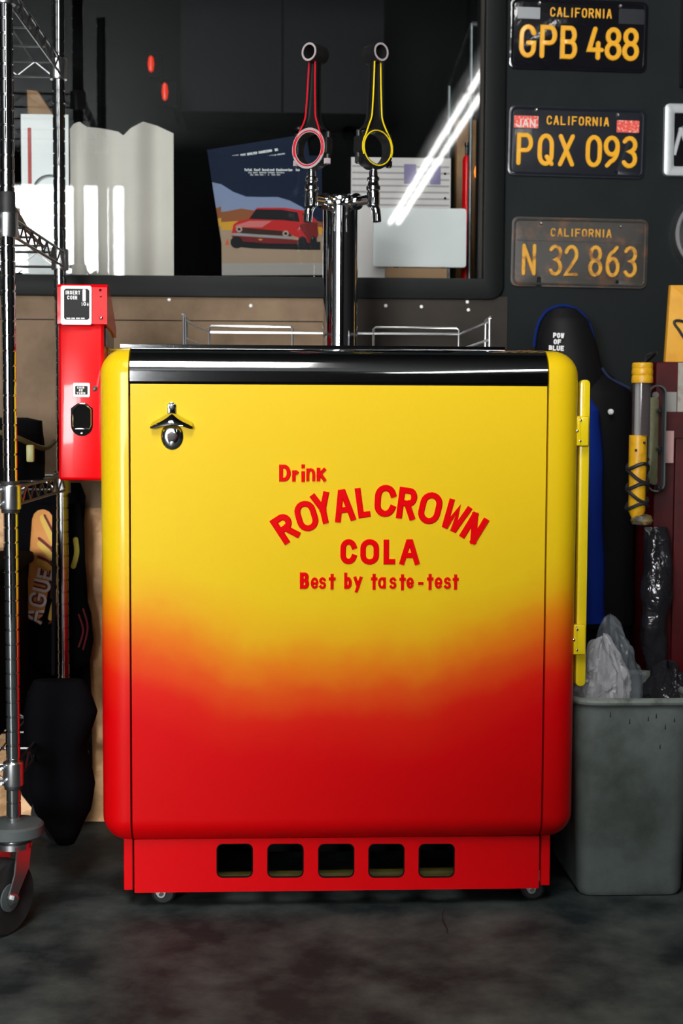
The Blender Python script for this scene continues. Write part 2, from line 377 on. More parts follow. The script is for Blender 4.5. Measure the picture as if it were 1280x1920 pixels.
    def glyph(s, ch, cx, cz, wd, ht, wdt, dep, rot=0.0, rnd=False):
        gw, gh = max(wd - wdt, 1e-5), max(ht - (wdt if ch not in 'i-.t' else wdt*.5), 1e-5)
        if ch in '-.': gh = 0
        c, sn = math.cos(rot), math.sin(rot)
        for si, (cl, pts) in enumerate(GL.get(ch, GL.get(ch.upper(), []))):
            q = []
            for x, z in pts:
                x = (x-.5)*gw; z = (z-.5)*gh
                q.append((cx + x*c - z*sn, cz + x*sn + z*c))
            ext = 0
            if not rnd and not cl and len(q) > 1:      # butt ends reach the box edge
                a, b = Vector(q[0]), Vector(q[1]); q[0] = tuple(a + (a-b).normalized()*wdt/2*.9)
                a, b = Vector(q[-1]), Vector(q[-2]); q[-1] = tuple(a + (a-b).normalized()*wdt/2*.9)
            s.stroke(q, wdt, dep*(1 + .06*si), cl, rnd)
        return s
    def word(s, text, x, z, cw, ht, wdt, dep, gap=None, rot=0, rnd=False):
        """text from x along the base line z (centre height z)"""
        gap = gap if gap is not None else cw*.35
        c, sn = math.cos(rot), math.sin(rot); d = 0
        for ch in text:
            wch = cw*(.45 if ch in 'Ii.1|' else 1.0)
            if ch != ' ':
                h = ht if (ch.isupper() or ch.isdigit() or ch in 'bdklti|') else ht*.7
                dz = -(ht-h)/2
                s.glyph(ch, x + (d+wch/2)*c - dz*sn, z + (d+wch/2)*sn + dz*c, wch, h, wdt, dep, rot, rnd)
            d += wch + gap
        return s
    def move(s, M):
        s.v = [M @ p for p in s.v]; return s
    def solid(s, t):
        """give a sheet a thickness along +y"""
        n = len(s.v); fs = list(s.f); ec = {}
        for f in fs:
            for i in range(len(f)):
                a, b = f[i], f[(i+1) % len(f)]; k = (min(a, b), max(a, b)); ec.setdefault(k, []).append((a, b))
        s.v += [p + Vector((0, t, 0)) for p in s.v]
        s.f += [tuple(i+n for i in f)[::-1] for f in fs]
        s.f += [(e[0][1], e[0][0], e[0][0]+n, e[0][1]+n) for e in ec.values() if len(e) == 1]
        return s
    def build(s, name, mat, parent=None, label=None, cat=None, group=None, kind=None, smooth=32, M=None):
        if M is not None: s.move(M)
        bm = bmesh.new(); vs = [bm.verts.new(p) for p in s.v]
        for f in s.f:
            try: bm.faces.new([vs[i] for i in f])
            except ValueError: pass
        bmesh.ops.recalc_face_normals(bm, faces=bm.faces)
        for f in bm.faces: f.smooth = True
        for e in bm.edges:
            if len(e.link_faces) == 2 and e.calc_face_angle(0) > rad(smooth): e.smooth = False
        me = bpy.data.meshes.new(name); bm.to_mesh(me); bm.free()
        me.materials.append(mat)
        o = bpy.data.objects.new(name, me); col.objects.link(o)
        if parent is not None: put(o, parent)
        tag(o, label, cat, group, kind); return o

WORLD = {}
def put(o, parent):
    o.parent = parent
    o.matrix_parent_inverse = Matrix.Translation(-WORLD.get(parent.name, Vector((0, 0, 0))))
def tag(o, label=None, cat=None, group=None, kind=None):
    for k, v in (('label', label), ('category', cat), ('group', group), ('kind', kind)):
        if v: o[k] = v
    return o
def thing(name, loc, label=None, cat=None, group=None, kind=None):
    o = bpy.data.objects.new(name, None); col.objects.link(o); o.location = loc; o.empty_display_size = .05
    WORLD[o.name] = Vector(loc)
    return tag(o, label, cat, group, kind)
def rrect(x0, x1, z0, z1, r, n=5):
    return (arc(x1-r, z0+r, r, r, -90, 0, n) + arc(x1-r, z1-r, r, r, 0, 90, n) + arc(x0+r, z1-r, r, r, 90, 180, n) + arc(x0+r, z0+r, r, r, 180, 270, n))
def circ(cx, cz, r, n=20): return [(cx + r*math.cos(2*PI*k/n), cz + r*math.sin(2*PI*k/n)) for k in range(n)]
def pxz(pts, Y): return [(q.x, q.z) for q in (at(x, y, Y) for x, y in pts)]
def X(px, py, Y): return at(px, py, Y).x
def Z(px, py, Y): return at(px, py, Y).z
def smoothpts(pts, n=8):
    """Catmull-Rom through points"""
    P = [Vector(p) for p in pts]; out = []
    for i in range(len(P)-1):
        a = P[max(i-1, 0)]; b = P[i]; c = P[i+1]; d = P[min(i+2, len(P)-1)]
        for k in range(n):
            t = k/n; out.append(.5*((2*b) + (c-a)*t + (2*a-5*b+4*c-d)*t*t + (3*b-a-3*c+d)*t**3))
    out.append(P[-1]); return out

# ================================================================== the setting
x0, x1, y0, z1 = ROOM['x0'], ROOM['x1'], ROOM['y0'], ROOM['z1']
MB().box(x0-.2, x1+.2, y0-.2, 1.6, -.1, 0).build('floor', floor_mat, kind='structure', label='dark stained concrete garage floor')
MB().box(x0-.2, x1+.2, y0-.2, 1.6, z1, z1+.1).build('ceiling', ceiling_mat, kind='structure', label='dark garage ceiling')
MB().box(x0-.2, x0, y0-.2, 1.6, 0, z1).build('wall_left', garage_wall, kind='structure')
MB().box(x1, x1+.2, y0-.2, 1.6, 0, z1).build('wall_right', garage_wall, kind='structure')
# far wall behind the camera with the open roll-up doors
mb = MB(); xs = x0
for a, b in GATES:
    mb.box(xs, a, y0-.15, y0, 0, DOOR_TOP); xs = b
mb.box(xs, x1, y0-.15, y0, 0, DOOR_TOP); mb.box(x0, x1, y0-.15, y0, DOOR_TOP, z1)
mb.build('wall_front', garage_wall, kind='structure')

# wall behind the cooler, with the window opening
WX0, WX1 = X(-60, 300, YW), X(906, 300, YW)
WZ0 = Z(560, 520, YW); WZ1 = Z(560, -120, YW)
wb = MB()
wb.box(x0, x1, YW, YW+.12, 0, WZ0); wb.box(WX1, x1, YW, YW+.12, WZ0, z1)
wb.box(x0, WX0, YW, YW+.12, WZ0, z1); wb.box(WX0, WX1, YW, YW+.12, WZ1, z1)
wall_back = wb.build('wall_back', wall_black, kind='structure', label='matt black painted wall behind the cooler')
# boards under the window; the one right of the tower is darker
seam = Z(400, 602, YW); btop = Z(400, 552, YW)
xm = X(636, 600, YW)
for nm, a, b, c, d, m, lb in (('board', x0+3.5, xm-.002, seam+.0012, btop, brown_board, 'bare brown board strip under the window'),
                       ('board', x0+3.5, xm-.002, .02, seam-.0012, brown_board, 'large bare brown board under the window'),
                       ('board', xm+.002, X(950, 600, YW), seam-.25, btop, dark_board, 'darker board under the window')):
    MB().box(a, b, YW-.006, YW, c, d).build(nm, m, wall_back, label=lb)
for px, py in ((317, 562), (470, 573), (723, 573), (876, 566), (878, 581), (790, 575)):
    p = at(px, py, YW-.008)
    MB().lathe([(0.004, 0), (.0035, -.002), (.001, -.003)], (p.x, YW-.006, p.z), 'Y', 8).build('screw', white_paint, wall_back)

# window: black surround with rounded outer corner, pane, jamb bead
win = thing('window_1', ((WX0+WX1)/2, YW, WZ0), 'fixed interior window in a black frame above the cooler', kind='structure')
FO = .046
outer = [(WX0-.05, WZ1+.05), (WX0-.05, WZ0-FO)] + arc(WX1+FO-.03, WZ0-FO+.03, .03, .03, -90, 0, 6) + [(WX1+FO, WZ1+.05)]
MB().slab(outer, YW-.016, YW+.001, holes=[[(WX0, WZ0), (WX1, WZ0), (WX1, WZ1), (WX0, WZ1)]], bev=.004).build('window_frame', frame_black, win)
MB().box(WX1-.006, WX1-.001, YW+.0, YW+.03, WZ0, WZ1).build('window_bead', dark_board, win)
MB().box(WX0, WX1-.006, YW+.012, YW+.016, WZ0, WZ1).build('window_pane', glass, win)
MB().box(WX0, WX1, YW+.016, YW+.12, WZ0-.012, WZ0).build('window_sill', dark_metal, win)
# dark cabin behind the glass
AY = 1.35
MB().box(WX0-.5, WX1+.5, AY, AY+.05, WZ0-.012, WZ1+.3).build('wall_alcove', black_void, kind='structure')
MB().box(WX0-.5, WX1+.5, YW+.12, AY, WZ0-.04, WZ0-.012).build('trim_1', black_void, kind='structure', label='dark shelf board behind the window')
MB().box(WX0-.55, WX0-.5, YW+.12, AY, WZ0-.04, WZ1+.3).build('wall_alcove_left', black_void, kind='structure')
MB().box(WX1+.5, WX1+.55, YW+.12, AY, WZ0-.04, WZ1+.3).build('wall_alcove_right', black_void, kind='structure')
MB().box(WX0-.55, WX1+.55, YW+.12, AY+.05, WZ1+.3, WZ1+.35).build('ceiling_alcove', black_void, kind='structure')

# ================================================================== cooler
cx0, cx1 = X(191, 1000, .05), X(1077, 1000, .05)
cz0, cz1 = Z(640, 1567, .05), Z(640, 656, .05)
CD = .56                                   # depth of the cabinet
dx0, dx1 = X(244, 1100, 0), X(1022, 1100, 0)
dzt = Z(640, 722, 0)                        # top of the door
czs = Z(640, 717, 0)                        # lower edge of the chrome strip
cooler = thing('drink_cooler', ((cx0+cx1)/2, CD/2, 0), 'yellow and red vintage drink cooler on casters with raised lettering', 'cooler')
def hull(cuts, name, mat, parent, label=None, back=True, grow=0.0, seg=9):
    """the rounded cabinet shell cut down by half-spaces (point, outward normal)"""
    bm = bmesh.new(); bmesh.ops.create_cube(bm, size=1)
    for v in bm.verts:
        v.co = Vector((cx0-grow if v.co.x < 0 else cx1+grow, -grow if v.co.y < 0 else CD+grow, cz0-grow if v.co.z < 0 else cz1+grow))
    bmesh.ops.bevel(bm, geom=list(bm.edges), offset=.047, segments=seg, profile=0.5, affect='EDGES')
    for co, no in cuts:
        r = bmesh.ops.bisect_plane(bm, geom=list(bm.verts)+list(bm.edges)+list(bm.faces), dist=1e-6, plane_co=co, plane_no=no, clear_outer=True)
        e = [g for g in r['geom_cut'] if isinstance(g, bmesh.types.BMEdge)]
        if e: bmesh.ops.edgeloop_fill(bm, edges=e)
    mb = MB(); mb.addbm(bm)
    return mb.build(name, mat, parent, label=label, smooth=25)
g = .0018
hull([((dx0-g, 0, 0), (1, 0, 0))], 'side_panel', fade, cooler)
hull([((dx1+g, 0, 0), (-1, 0, 0))], 'side_panel', fade, cooler)
door = hull([((dx0+g, 0, 0), (-1, 0, 0)), ((dx1-g, 0, 0), (1, 0, 0)), ((0, 0, dzt), (0, 0, 1)), ((0, .06, 0), (0, 1, 0))], 'door', fade, cooler, 'yellow door fading to red with raised red lettering')
hull([((dx0+.001, 0, 0), (-1, 0, 0)), ((dx1-.001, 0, 0), (1, 0, 0)), ((0, 0, czs), (0, 0, -1)), ((0, .13, 0), (0, 1, 0))], 'chrome_trim', chrome, cooler, 'polished chrome front trim strip', grow=.0015, seg=16)
MB().box(dx0-.004, dx1+.004, .064, CD-.05, cz0+.02, cz1-.004).build('cabinet_core', black_void, cooler)
MB().box(dx0-.004, dx1+.004, .012, .07, dzt-.02, czs+.006).build('door_gap', black_void, cooler)
# top plate
MB().rbox(X(231, 652, .1), X(938, 655, .1)-.0, .045, CD-.02, cz1+.0005, cz1+.0075, .0005, 1).build('top_plate', chrome, cooler)
MB().rbox(X(938, 652, .1)+.002, X(1026, 655, .1), .06, CD-.02, cz1+.0005, cz1+.003, .0004, 1).build('top_plate', chrome, cooler)
# small yellow lug behind the left shoulder
lp = at(205, 656, .2)
MB().tube([(lp.x-.002, .2, lp.z-.03), (lp.x-.002, .2, lp.z), (lp.x+.05, .2, lp.z)], .0025, 8).build('corner_lug', yellow_enamel, cooler)
# toe panel
tz1, tz0 = Z(640, 1570, .03), Z(640, 1669, .03)
tx0, tx1 = X(252, 1620, .03), X(1010, 1620, .03)
holes = []
for hx0, hx1 in ((407, 473), (502, 568), (597, 663), (691, 757), (785, 851)):
    a, b = at(hx0, 1644, .03), at(hx1, 1582, .03)
    holes.append(rrect(a.x, b.x, a.z, b.z, .010, 4))
toe = MB().slab(rrect(tx0, tx1, tz0, tz1, .001, 1), .028, .031, holes=holes).build('toe_panel', red_enamel, cooler, 'red toe panel with five square vent holes')
for hl in holes:
    MB().tube([(x, .0285, z) for x, z in hl], .0014, 6, closed=True).build('vent_edge', black_void, toe)
for a, b in ((233, 250), (1012, 1029)):
    MB().rbox(X(a, 1620, .045), X(b, 1620, .045), .036, CD-.06, Z(640, 1662, .045), cz0+.004, .0015, 1).build('base_post', red_enamel, cooler)
MB().box(tx0, tx1, .20, .21, tz0+.02, tz1).build('base_back', black_void, cooler)
MB().box(tx0, tx1, .05, CD-.06, tz1-.003, cz0+.004).build('base_floor', black_void, cooler)
dp = at(640, 1640, .12)
MB().tube([(tx0+.05, .12, dp.z-.002), (tx1-.05, .12, dp.z+.004)], .009, 10).build('drain_pan', pmat('old_yellow_pan', (.30, .26, .05), .5), cooler)
# casters
def cooler_caster(px, py, Y, sgn):
    p = at(px, py, Y); c = thing('caster', (p.x, Y, 0)); put(c, cooler)
    c.matrix_parent_inverse = Matrix.Translation(-WORLD[cooler.name]); r = .0225
    MB().lathe([(.006, -.011), (r*.8, -.011), (r, -.007), (r, .007), (r*.8, .011), (.006, .011)], (p.x+.004, Y, r), 'Y', 24).build('wheel', black_rubber, c)
    for s in (-1, 1):
        MB().slab([(p.x-.001, tz0+.012), (p.x-.022, tz0+.012)] + arc(p.x-.004+.004, r, .008, .008, 200, 350, 6) + [(p.x+.012, tz0+.012)], Y-.016 if s < 0 else Y+.013, Y-.013 if s < 0 else Y+.016).build('fork', alu, c)
    MB().tube([(p.x, Y-.02, r), (p.x, Y+.02, r)], .004, 8).build('axle', chrome, c)
    MB().box(p.x-.022, p.x+.012, Y-.03, Y+.03, tz0+.010, tz0+.03).build('mount', alu, c)
for px, Y in ((303, .07), (993, .07), (310, .47), (985, .47)):
    cooler_caster(px, 1690, Y, 1)

# lettering on the door
def letter(ch, zx, zy, wd, ht, st, rot=0):
    k = 1/2.783; px, py = 480 + zx*k, 840 + zy*k
    p = at(px, py, 0); s = (at(px+1, py, 0) - p).length*k
    mb = MB().glyph(ch, 0, 0, wd*s, ht*s, st*s, .0030, rad(rot))
    mb.build('letter', lettering_red, door, M=Matrix.Translation((p.x, .0002, p.z)))
for a in (('R', 152, 418, 100, 152, 33, 33), ('O', 262, 355, 112, 162, 31, 17), ('Y', 346, 314, 98, 166, 32, 13), ('A', 456, 300, 108, 170, 31, 8),
          ('L', 556, 284, 66, 160, 31, 8), ('C', 674, 276, 112, 168, 33, -3), ('R', 787, 290, 98, 166, 32, -7), ('O', 908, 314, 116, 168, 32, -13),
          ('W', 1037, 357, 128, 156, 29, -25), ('N', 1137, 418, 96, 152, 33, -31)):
    letter(*a)
for a in (('C', 482, 541, 86, 132, 29), ('O', 592, 542, 98, 134, 29), ('L', 695, 542, 62, 132, 29), ('A', 800, 543, 104, 134, 28),
          ('D', 150, 131, 61, 89, 21), ('r', 205, 146, 35, 61, 19), ('i', 245, 132, 21, 83, 19), ('n', 285, 140, 48, 69, 17), ('k', 340, 138, 49, 73, 19),
          ('B', 252, 692, 49, 87, 20), ('e', 305, 705, 42, 61, 14), ('s', 346, 705, 38, 63, 14), ('t', 396, 697, 37, 75, 17), ('b', 479, 692, 41, 87, 17), ('y', 531, 712, 47, 85, 17),
          ('t', 615, 698, 35, 77, 17), ('a', 656, 704, 42, 61, 14), ('s', 713, 705, 38, 63, 14), ('t', 763, 700, 35, 77, 17), ('e', 803, 704, 40, 59, 14), ('-', 858, 706, 29, 17, 16),
          ('t', 907, 698, 35, 77, 17), ('e', 951, 704, 42, 61, 14), ('s', 997, 705, 38, 63, 14), ('t', 1040, 699, 33, 73, 17)):
    letter(*a)

# bottle opener screwed to the door
op = at(322, 800, 0); mm = 1/1050
bo = thing('bottle_opener', (op.x, 0, op.z), 'chrome wall-mount bottle opener screwed to the yellow cooler door', 'bottle opener')
def ow(x, z, y): return Vector((op.x + x*mm, y*mm, op.z + z*mm))
MB().slab([(op.x + a*mm, op.z + b*mm) for a, b in ([(-8, 14), (8, 14)] + [(8, 36)] + arc(0, 37, 8.5, 8.5, 0, 180, 8) + [(-8, 36)])], -.004, -.0002, bev=.001).build('mount_tab', chrome, bo)
def hood(u, v):
    u = u*2-1
    zt = 29 - 24*abs(u) + 3*u*u; zb = 3 - 9*u*u
    if abs(u) > .88: zt -= (abs(u)-.88)*22; zb += (abs(u)-.88)*22
    return ow(39*u, zt + (zb-zt)*v, -(3 + 17*math.sin(v*PI*.5)*(1-.3*u*u)))
MB().grid(hood, 20, 8).solid(.0022).build('hood', chrome, bo, 'curved chrome bottle-top catch')
def bowl(u, v):
    a = u*2*PI; r = v
    x, z = 21*r*math.cos(a), -18 + 25*r*math.sin(a)
    return ow(x, z, -(1 + 6*(1-r**6)) - .05*x)
MB().grid(bowl, 28, 6).build('backplate', chrome, bo)
for zz, yy in ((37, -5), (-32, -7)):
    p = ow(0, zz, yy)
    s_ = MB().lathe([(.0052, .002), (.005, -.001), (.003, -.0022)], p, 'Y', 14).build('screw', steel, bo)
    MB().box(p.x-.0035, p.x+.0035, p.y-.0026, p.y-.002, p.z-.0006, p.z+.0006).build('screw_slot', dark_metal, s_)

# hinge bar at the right side
YB = .055
hb0, hb1 = at(1076, 1286, YB), at(1103, 712, YB)
bar = MB().slab(rrect(X(1079, 1000, YB)+.003, X(1101, 1000, YB)-.0, hb0.z, hb1.z, .008, 5), YB-.006, YB+.012, bev=.003).build('hinge_bar', yellow_enamel, cooler, 'long yellow vertical hinge bar')
for py in (808, 1200):
    a, b = at(1069, py+28, .03), at(1104, py-28, .03)
    hx0 = cx1-.008; hx1 = X(1104 if py < 1000 else 1098, py, .03)
    pl = MB().slab(rrect(hx0, hx1, a.z, b.z, .003, 3), YB-.024, YB-.0065, bev=.0025).build('hinge_plate', yellow_enamel, cooler)
    MB().tube([(hx0+.010, YB-.0245, a.z+.002), (hx0+.010, YB-.0245, b.z-.002)], .0018, 6).build('hinge_knuckle', yellow_enamel, pl)
    for fx, fz in ((.011, .16), (.0055, .5), (.011, .85)):
        MB().lathe([(.0028, 0), (.0024, -.0016), (.001, -.0024)], (hx0+fx, YB-.0242, a.z + (b.z-a.z)*fz), 'Y', 10).build('rivet', chrome, pl)

# ================================================================== gallery rail on the cooler
zt = cz1 + .0075
ry0, ry1 = .10, .52
rx0 = X(345, 620, ry0); rx1 = X(918, 620, ry0)
rail = thing('guard_rail', ((rx0+rx1)/2, ry1, zt), 'chrome wire guard rail around the cooler top', 'rail')
zr = zt + .050
wr = .0029
def wire(pts, name='wire', r=wr): return MB().tube(pts, r, 8).build(name, chrome_soft, rail)
xl = X(392, 624, ry1); xr = X(862, 624, ry1)
for side, xa, xb in ((-1, rx0, xl), (1, rx1, xr)):
    for dz in (0, -.034):
        z = zr + dz
        wire(smoothpts([(xa, ry0, z), (xa + (xb-xa)*.1, ry0+.1, z), (xa + (xb-xa)*.5, ry0+.25, z-.0), (xb-side*-.0, ry1, z)], 6))
    for dy in (0, .05):
        xx = xa + (xb-xa)*dy*.8
        wire([(xx, ry0+dy, zt-.0005), (xx, ry0+dy, zr+.004)])
    wire(smoothpts([(xa, ry0, zr+.004), (xa+side*.004, ry0+.02, zr+.008), (xa, ry0+.05, zr+.004)], 5))
wire([(xl, ry1, zr), (xr, ry1, zr)]); wire([(xl, ry1, zr-.034), (xr, ry1, zr-.034)])
for a, b in ((392, 548), (700, 860)):
    xa, xb = X(a, 624, ry1), X(b, 624, ry1)
    wire([(xa, ry1, zt-.0005), (xa, ry1, zr+.009), (xa+.005, ry1, zr+.013), (xb-.005, ry1, zr+.013), (xb, ry1, zr+.009), (xb, ry1, zt-.0005)], r=.0028)

# ================================================================== tap tower with con-rod handles
TY = .33
tb = at(637, 650, TY); tx = tb.x
ztop = Z(637, 369, TY)
tower = thing('tap_tower', (tx, TY, zt), 'polished chrome beer tap tower with two connecting rod handles', 'beer tap')
R_T = .0352
MB().lathe([(R_T, zt+.004), (R_T, ztop-.022)], (tx, TY, 0), n=48).build('column', chrome, tower)
MB().lathe([(R_T+.0015, ztop-.022), (R_T+.0025, ztop-.019), (R_T+.0025, ztop-.004), (R_T, ztop), (R_T*.6, ztop+.004), (.002, ztop+.005)], (tx, TY, 0), n=48).build('cap', chrome, tower)
MB().lathe([(R_T+.007, zt), (R_T+.007, zt+.003), (R_T+.001, zt+.006)], (tx, TY, 0), n=48).build('base_flange', chrome, tower)
zf = Z(637, 384, TY)
def faucet(alpha, rad_, lean, stripe, tint, label):
    """alpha: direction of the arm away from the viewer's axis, to the right positive"""
    M = Matrix.Translation((tx, TY, zf)) @ Matrix.Rotation(alpha, 4, 'Z')
    fc = thing('faucet', (tx, TY, zf)); put(fc, tower)
    def b(mb, n, m=chrome, par=fc, Mx=M, lab=None): return mb.build(n, m, par, label=lab, M=Mx)
    b(MB().lathe([(.015, -.030), (.015, -.038), (.0125, -.040), (.0125, -.046), (.0165, -.047), (.0165, -.055), (.010, -.056), (.010, -rad_+.004)], (0, 0, 0), 'Y', 20), 'shank')
    b(MB().lathe([(.009, -.018), (.0125, -.014), (.0125, .010), (.0105, .014), (.0135, .016), (.0135, .022), (.011, .025), (.0095, .032), (.012, .034), (.012, .039), (.0085, .042), (.0085, .050)], (0, -rad_, 0), 'Z', 20), 'body')
    b(MB().tube(smoothpts([(0, -rad_+.006, -.008), (0, -rad_-.006, -.020), (0, -rad_-.010, -.030), (0, -rad_-.012, -.046)], 4), .0088, 14), 'spout')
    b(MB().lathe([(.0035, -.012), (.006, -.010), (.006, .010), (.0035, .012)], (0, -rad_, 0.003), 'X', 12), 'pivot_screw')
    # connecting rod standing on the stud
    H = Matrix.Translation((tx, TY, zf)) @ Matrix.Rotation(alpha, 4, 'Z') @ Matrix.Translation((0, -rad_, .048)) @ Matrix.Rotation(lean, 4, 'Y')
    hd = thing('tap_handle', (tx, TY, zf)); put(hd, tower); hd['label'] = label
    zc, zs, ro, ri, D = .046, .226, .0400, .0300, .012
    b(MB().lathe([(.0065, -.006), (.0085, .0), (.0065, .010)], (0, 0, 0), 'Z', 14), 'stud', chrome, hd, H)
    ring = [(x, z) for x, z in circ(0, zc, ro, 14)]
    ring = [(x*1.0, z) for x, z in ring]
    b(MB().slab(ring, -D, D, holes=[circ(0, zc, ri, 32)], bev=.0015), 'big_end', rod_black, hd, H)
    b(MB().slab(circ(0, zc, .0388 if tint == 'pink' else .0365, 32), -D-.0012, -D+.001, holes=[circ(0, zc, ri+.0004, 32)]), 'bearing_face', rod_face if tint == 'pink' else dark_metal, hd, H)
    # beam: I-section
    prof = [(zc+.034, .030), (zc+.046, .0185), (zc+.060, .0135), (zc+.085, .0115), (zs-.06, .0098), (zs-.016, .0085)]
    out = [(-w_, z) for z, w_ in prof] + [(w_, z) for z, w_ in prof[::-1]]
    b(MB().slab(out, -.0030, .0030), 'beam_web', rod_black, hd, H)
    for s in (-1, 1):
        fl = [(s*w_, z) for z, w_ in prof] + [(s*(w_-.0036), z) for z, w_ in prof[::-1]]
        b(MB().slab(fl, -.0085, .0085, bev=.0008), 'beam_flange', rod_black, hd, H)
        pts = smoothpts([(s*(w_-.0012), -.0090, z) for z, w_ in prof[1:]], 5)
        pts = [Vector((s*(ro-.004)*math.sin(a_), -D-.0006, zc + (ro-.004)*math.cos(a_))) for a_ in (2.0, 1.7, 1.4, 1.1, .95)] + pts
        b(MB().tube(pts, .0016, 6), 'stripe', stripe, hd, H)
        # bolt shoulders with bolt and nut
        b(MB().rbox(s*.034-.008, s*.034+.008, -.010, .010, zc-.012, zc+.020, .003, 2), 'bolt_boss', rod_black, hd, H)
        b(MB().lathe([(.0048, -.032), (.0048, .030), (.003, .032)], (s*.037, 0, zc), 'Z', 10), 'bolt', dark_metal, hd, H)
        b(MB().lathe([(.0072, -.030), (.0072, -.020)], (s*.037, 0, zc), 'Z', 6), 'nut', rod_face if tint == 'pink' else dark_metal, hd, H)
    b(MB().tube([(x, -D-.0014, z) for x, z in arc(0, zc, ri+.003, ri+.003, 0, 360, 36)[:-1]], .0013, 6, closed=True), 'stripe', stripe, hd, H)
    DS = .020
    b(MB().slab(circ(0, zs, .0185, 28), -DS, DS, holes=[circ(0, zs, .0128, 24)], bev=.0012), 'small_end', rod_black, hd, H)
    b(MB().slab(circ(0, zs, .0172, 28), -DS-.0006, -DS+.001, holes=[circ(0, zs, .0134, 24)]), 'bushing_face', rod_face, hd, H)
faucet(rad(-38), .098, rad(2.0), rod_red, 'pink', 'black connecting rod tap handle with red stripes')
faucet(rad(33), .108, rad(0.5), rod_yellow, 'dark', 'black connecting rod tap handle with yellow stripes')

# ================================================================== coin box on the cooler's left side
KY = .10
k0, k1 = at(106, 905, KY), at(189, 540, KY)
coin = thing('coin_box', ((k0.x+k1.x)/2, KY+.08, k0.z), 'red enamelled coin mechanism box beside the cooler', 'coin box')
kx1 = cx0 - .004
body = MB().rbox(X(107, 800, KY), kx1, KY, KY+.13, k0.z, Z(150, 606, KY), .006, 3).build('body', red_enamel, coin)
KH = KY - .012
hx0, hx1, hz0, hz1 = X(103, 570, KH), X(197, 570, KH), Z(150, 611, KH), Z(150, 535, KH)
hm = MB()
pr = [(KH, hz0), (KH, hz1-.006), (KH+.006, hz1), (KH+.05, hz1), (KH+.19, hz0+.012), (KH+.19, hz0-.004), (KH+.15, hz0)]
hm.add([(x, y, z) for x in (hx0, hx1) for y, z in pr], [tuple(range(7)), tuple(range(7, 14))] + [(i, (i+1) % 7, 7+(i+1) % 7, 7+i) for i in range(7)])
head = hm.build('head', red_enamel, coin, 'projecting red head of the coin box')
MB().box(X(109, 700, KY)+.01, hx1-.004, KY+.02, KY+.17, cz1+.004, hz0-.001).build('rear_housing', black_gloss, coin)
pa, pb = at(110, 613, KH), at(168, 539, KH)
ins = MB().slab(rrect(pa.x, pb.x, pa.z, pb.z, .004, 4), KH-.003, KH, bev=.001).build('coin_plate', white_paint, head, 'white bordered black coin plate')
ia, ib = at(116, 603, KH-.003), at(163, 545, KH-.003)
MB().slab([(ia.x, ia.z+.003), (ia.x+.003, ia.z), (ib.x-.003, ia.z), (ib.x, ia.z+.003), (ib.x, ib.z-.003), (ib.x-.003, ib.z), (ia.x+.003, ib.z), (ia.x, ib.z-.003)], KH-.0036, KH-.003).build('coin_plate_field', pmat('plate_charcoal', (.02, .02, .021), .6, spec=.2), head)
tm = MB()
px_ = 1/1010
for t_, ax, ay, cw in (('INSERT', 119, 552, 4.0), ('COIN', 122, 561.5, 4.4)):
    q = at(ax, ay, KH); tm.word(t_, q.x, q.z, cw*px_, 7.2*px_, 1.5*px_, .0004, gap=1.0*px_)
q = at(119, 557, KH)
q = at(149, 573.5, KH); tm.word('10', q.x, q.z, 5*px_, 7*px_, 1.7*px_, .0004, gap=1.2*px_)
tm.glyph('C', X(161, 574, KH), Z(161, 575, KH), 3.4*px_, 4*px_, 1.1*px_, .0004); tm.stroke([(X(161, 574, KH), Z(161, 578, KH)), (X(161, 574, KH), Z(161, 571, KH))], .8*px_, .0004)
for i in range(4):
    q = at(121 + i*9, 601, KH); tm.stroke([(q.x, q.z), (q.x+7*px_, q.z)], 2.2*px_, .0004)
tm.build('coin_plate_print', white_paint, head, M=Matrix.Translation((0, KH-.0036, 0)))
qa, qb = at(151, 569, KH), at(157, 546, KH)
MB().slab(rrect(qa.x, qb.x, qa.z, qb.z, .002, 3), KH-.0045, KH-.003).build('coin_slot', white_paint, head)
for px, py, r in ((184, 547, .0028), (185, 559, .0022), (186, 600, .0036)):
    q = at(px, py, KH); MB().lathe([(r, 0), (r*.8, -.0015), (r*.3, -.0024)], (q.x, KH, q.z), 'Y', 12).build('rivet', chrome, head)
# small instruction plate, lock and coin return
qa, qb = at(134, 749, KY), at(166, 722, KY)
sp = MB().slab(rrect(qa.x, qb.x, qa.z, qb.z, .003, 3), KY-.002, KY, bev=.0006).build('return_plate', white_paint, body, 'small white coin return plate')
qc, qd = at(138.5, 744, KY), at(161.5, 728, KY)
MB().slab(rrect(qc.x, qd.x, qc.z, qd.z, .0008, 1), KY-.0024, KY-.002).build('return_plate_field', MATS['plate_charcoal'], body)
tm = MB()
for i, (t_, ax, cw) in enumerate((('COIN', 142, 3), ('RE', 145.5, 3), ('TURN', 141, 3.3))):
    q = at(ax, 731 + i*5.2, KY); tm.word(t_, q.x, q.z, cw*px_, 4.2*px_, 1.1*px_, .0004, gap=.9*px_)
tm.build('return_plate_print', white_paint, body, M=Matrix.Translation((0, KY-.0024, 0)))
q = at(175.5, 733, KY); MB().lathe([(.0045, .002), (.0045, -.003), (.003, -.0035)], (q.x, KY, q.z), 'Y', 14).build('lock', dark_metal, body)
q0, q1 = at(131, 822, KY), at(171, 760, KY)
cxr, wr_ = (q0.x+q1.x)/2, (q1.x-q0.x)/2
shape = [(cxr-wr_, q0.z+.02)] + arc(cxr, q0.z+.02, wr_, .02, 180, 360, 10)[1:] + [(cxr+wr_, q1.z-.010)] + [(cxr+wr_*.35, q1.z), (cxr-wr_*.35, q1.z), (cxr-wr_, q1.z-.010)]
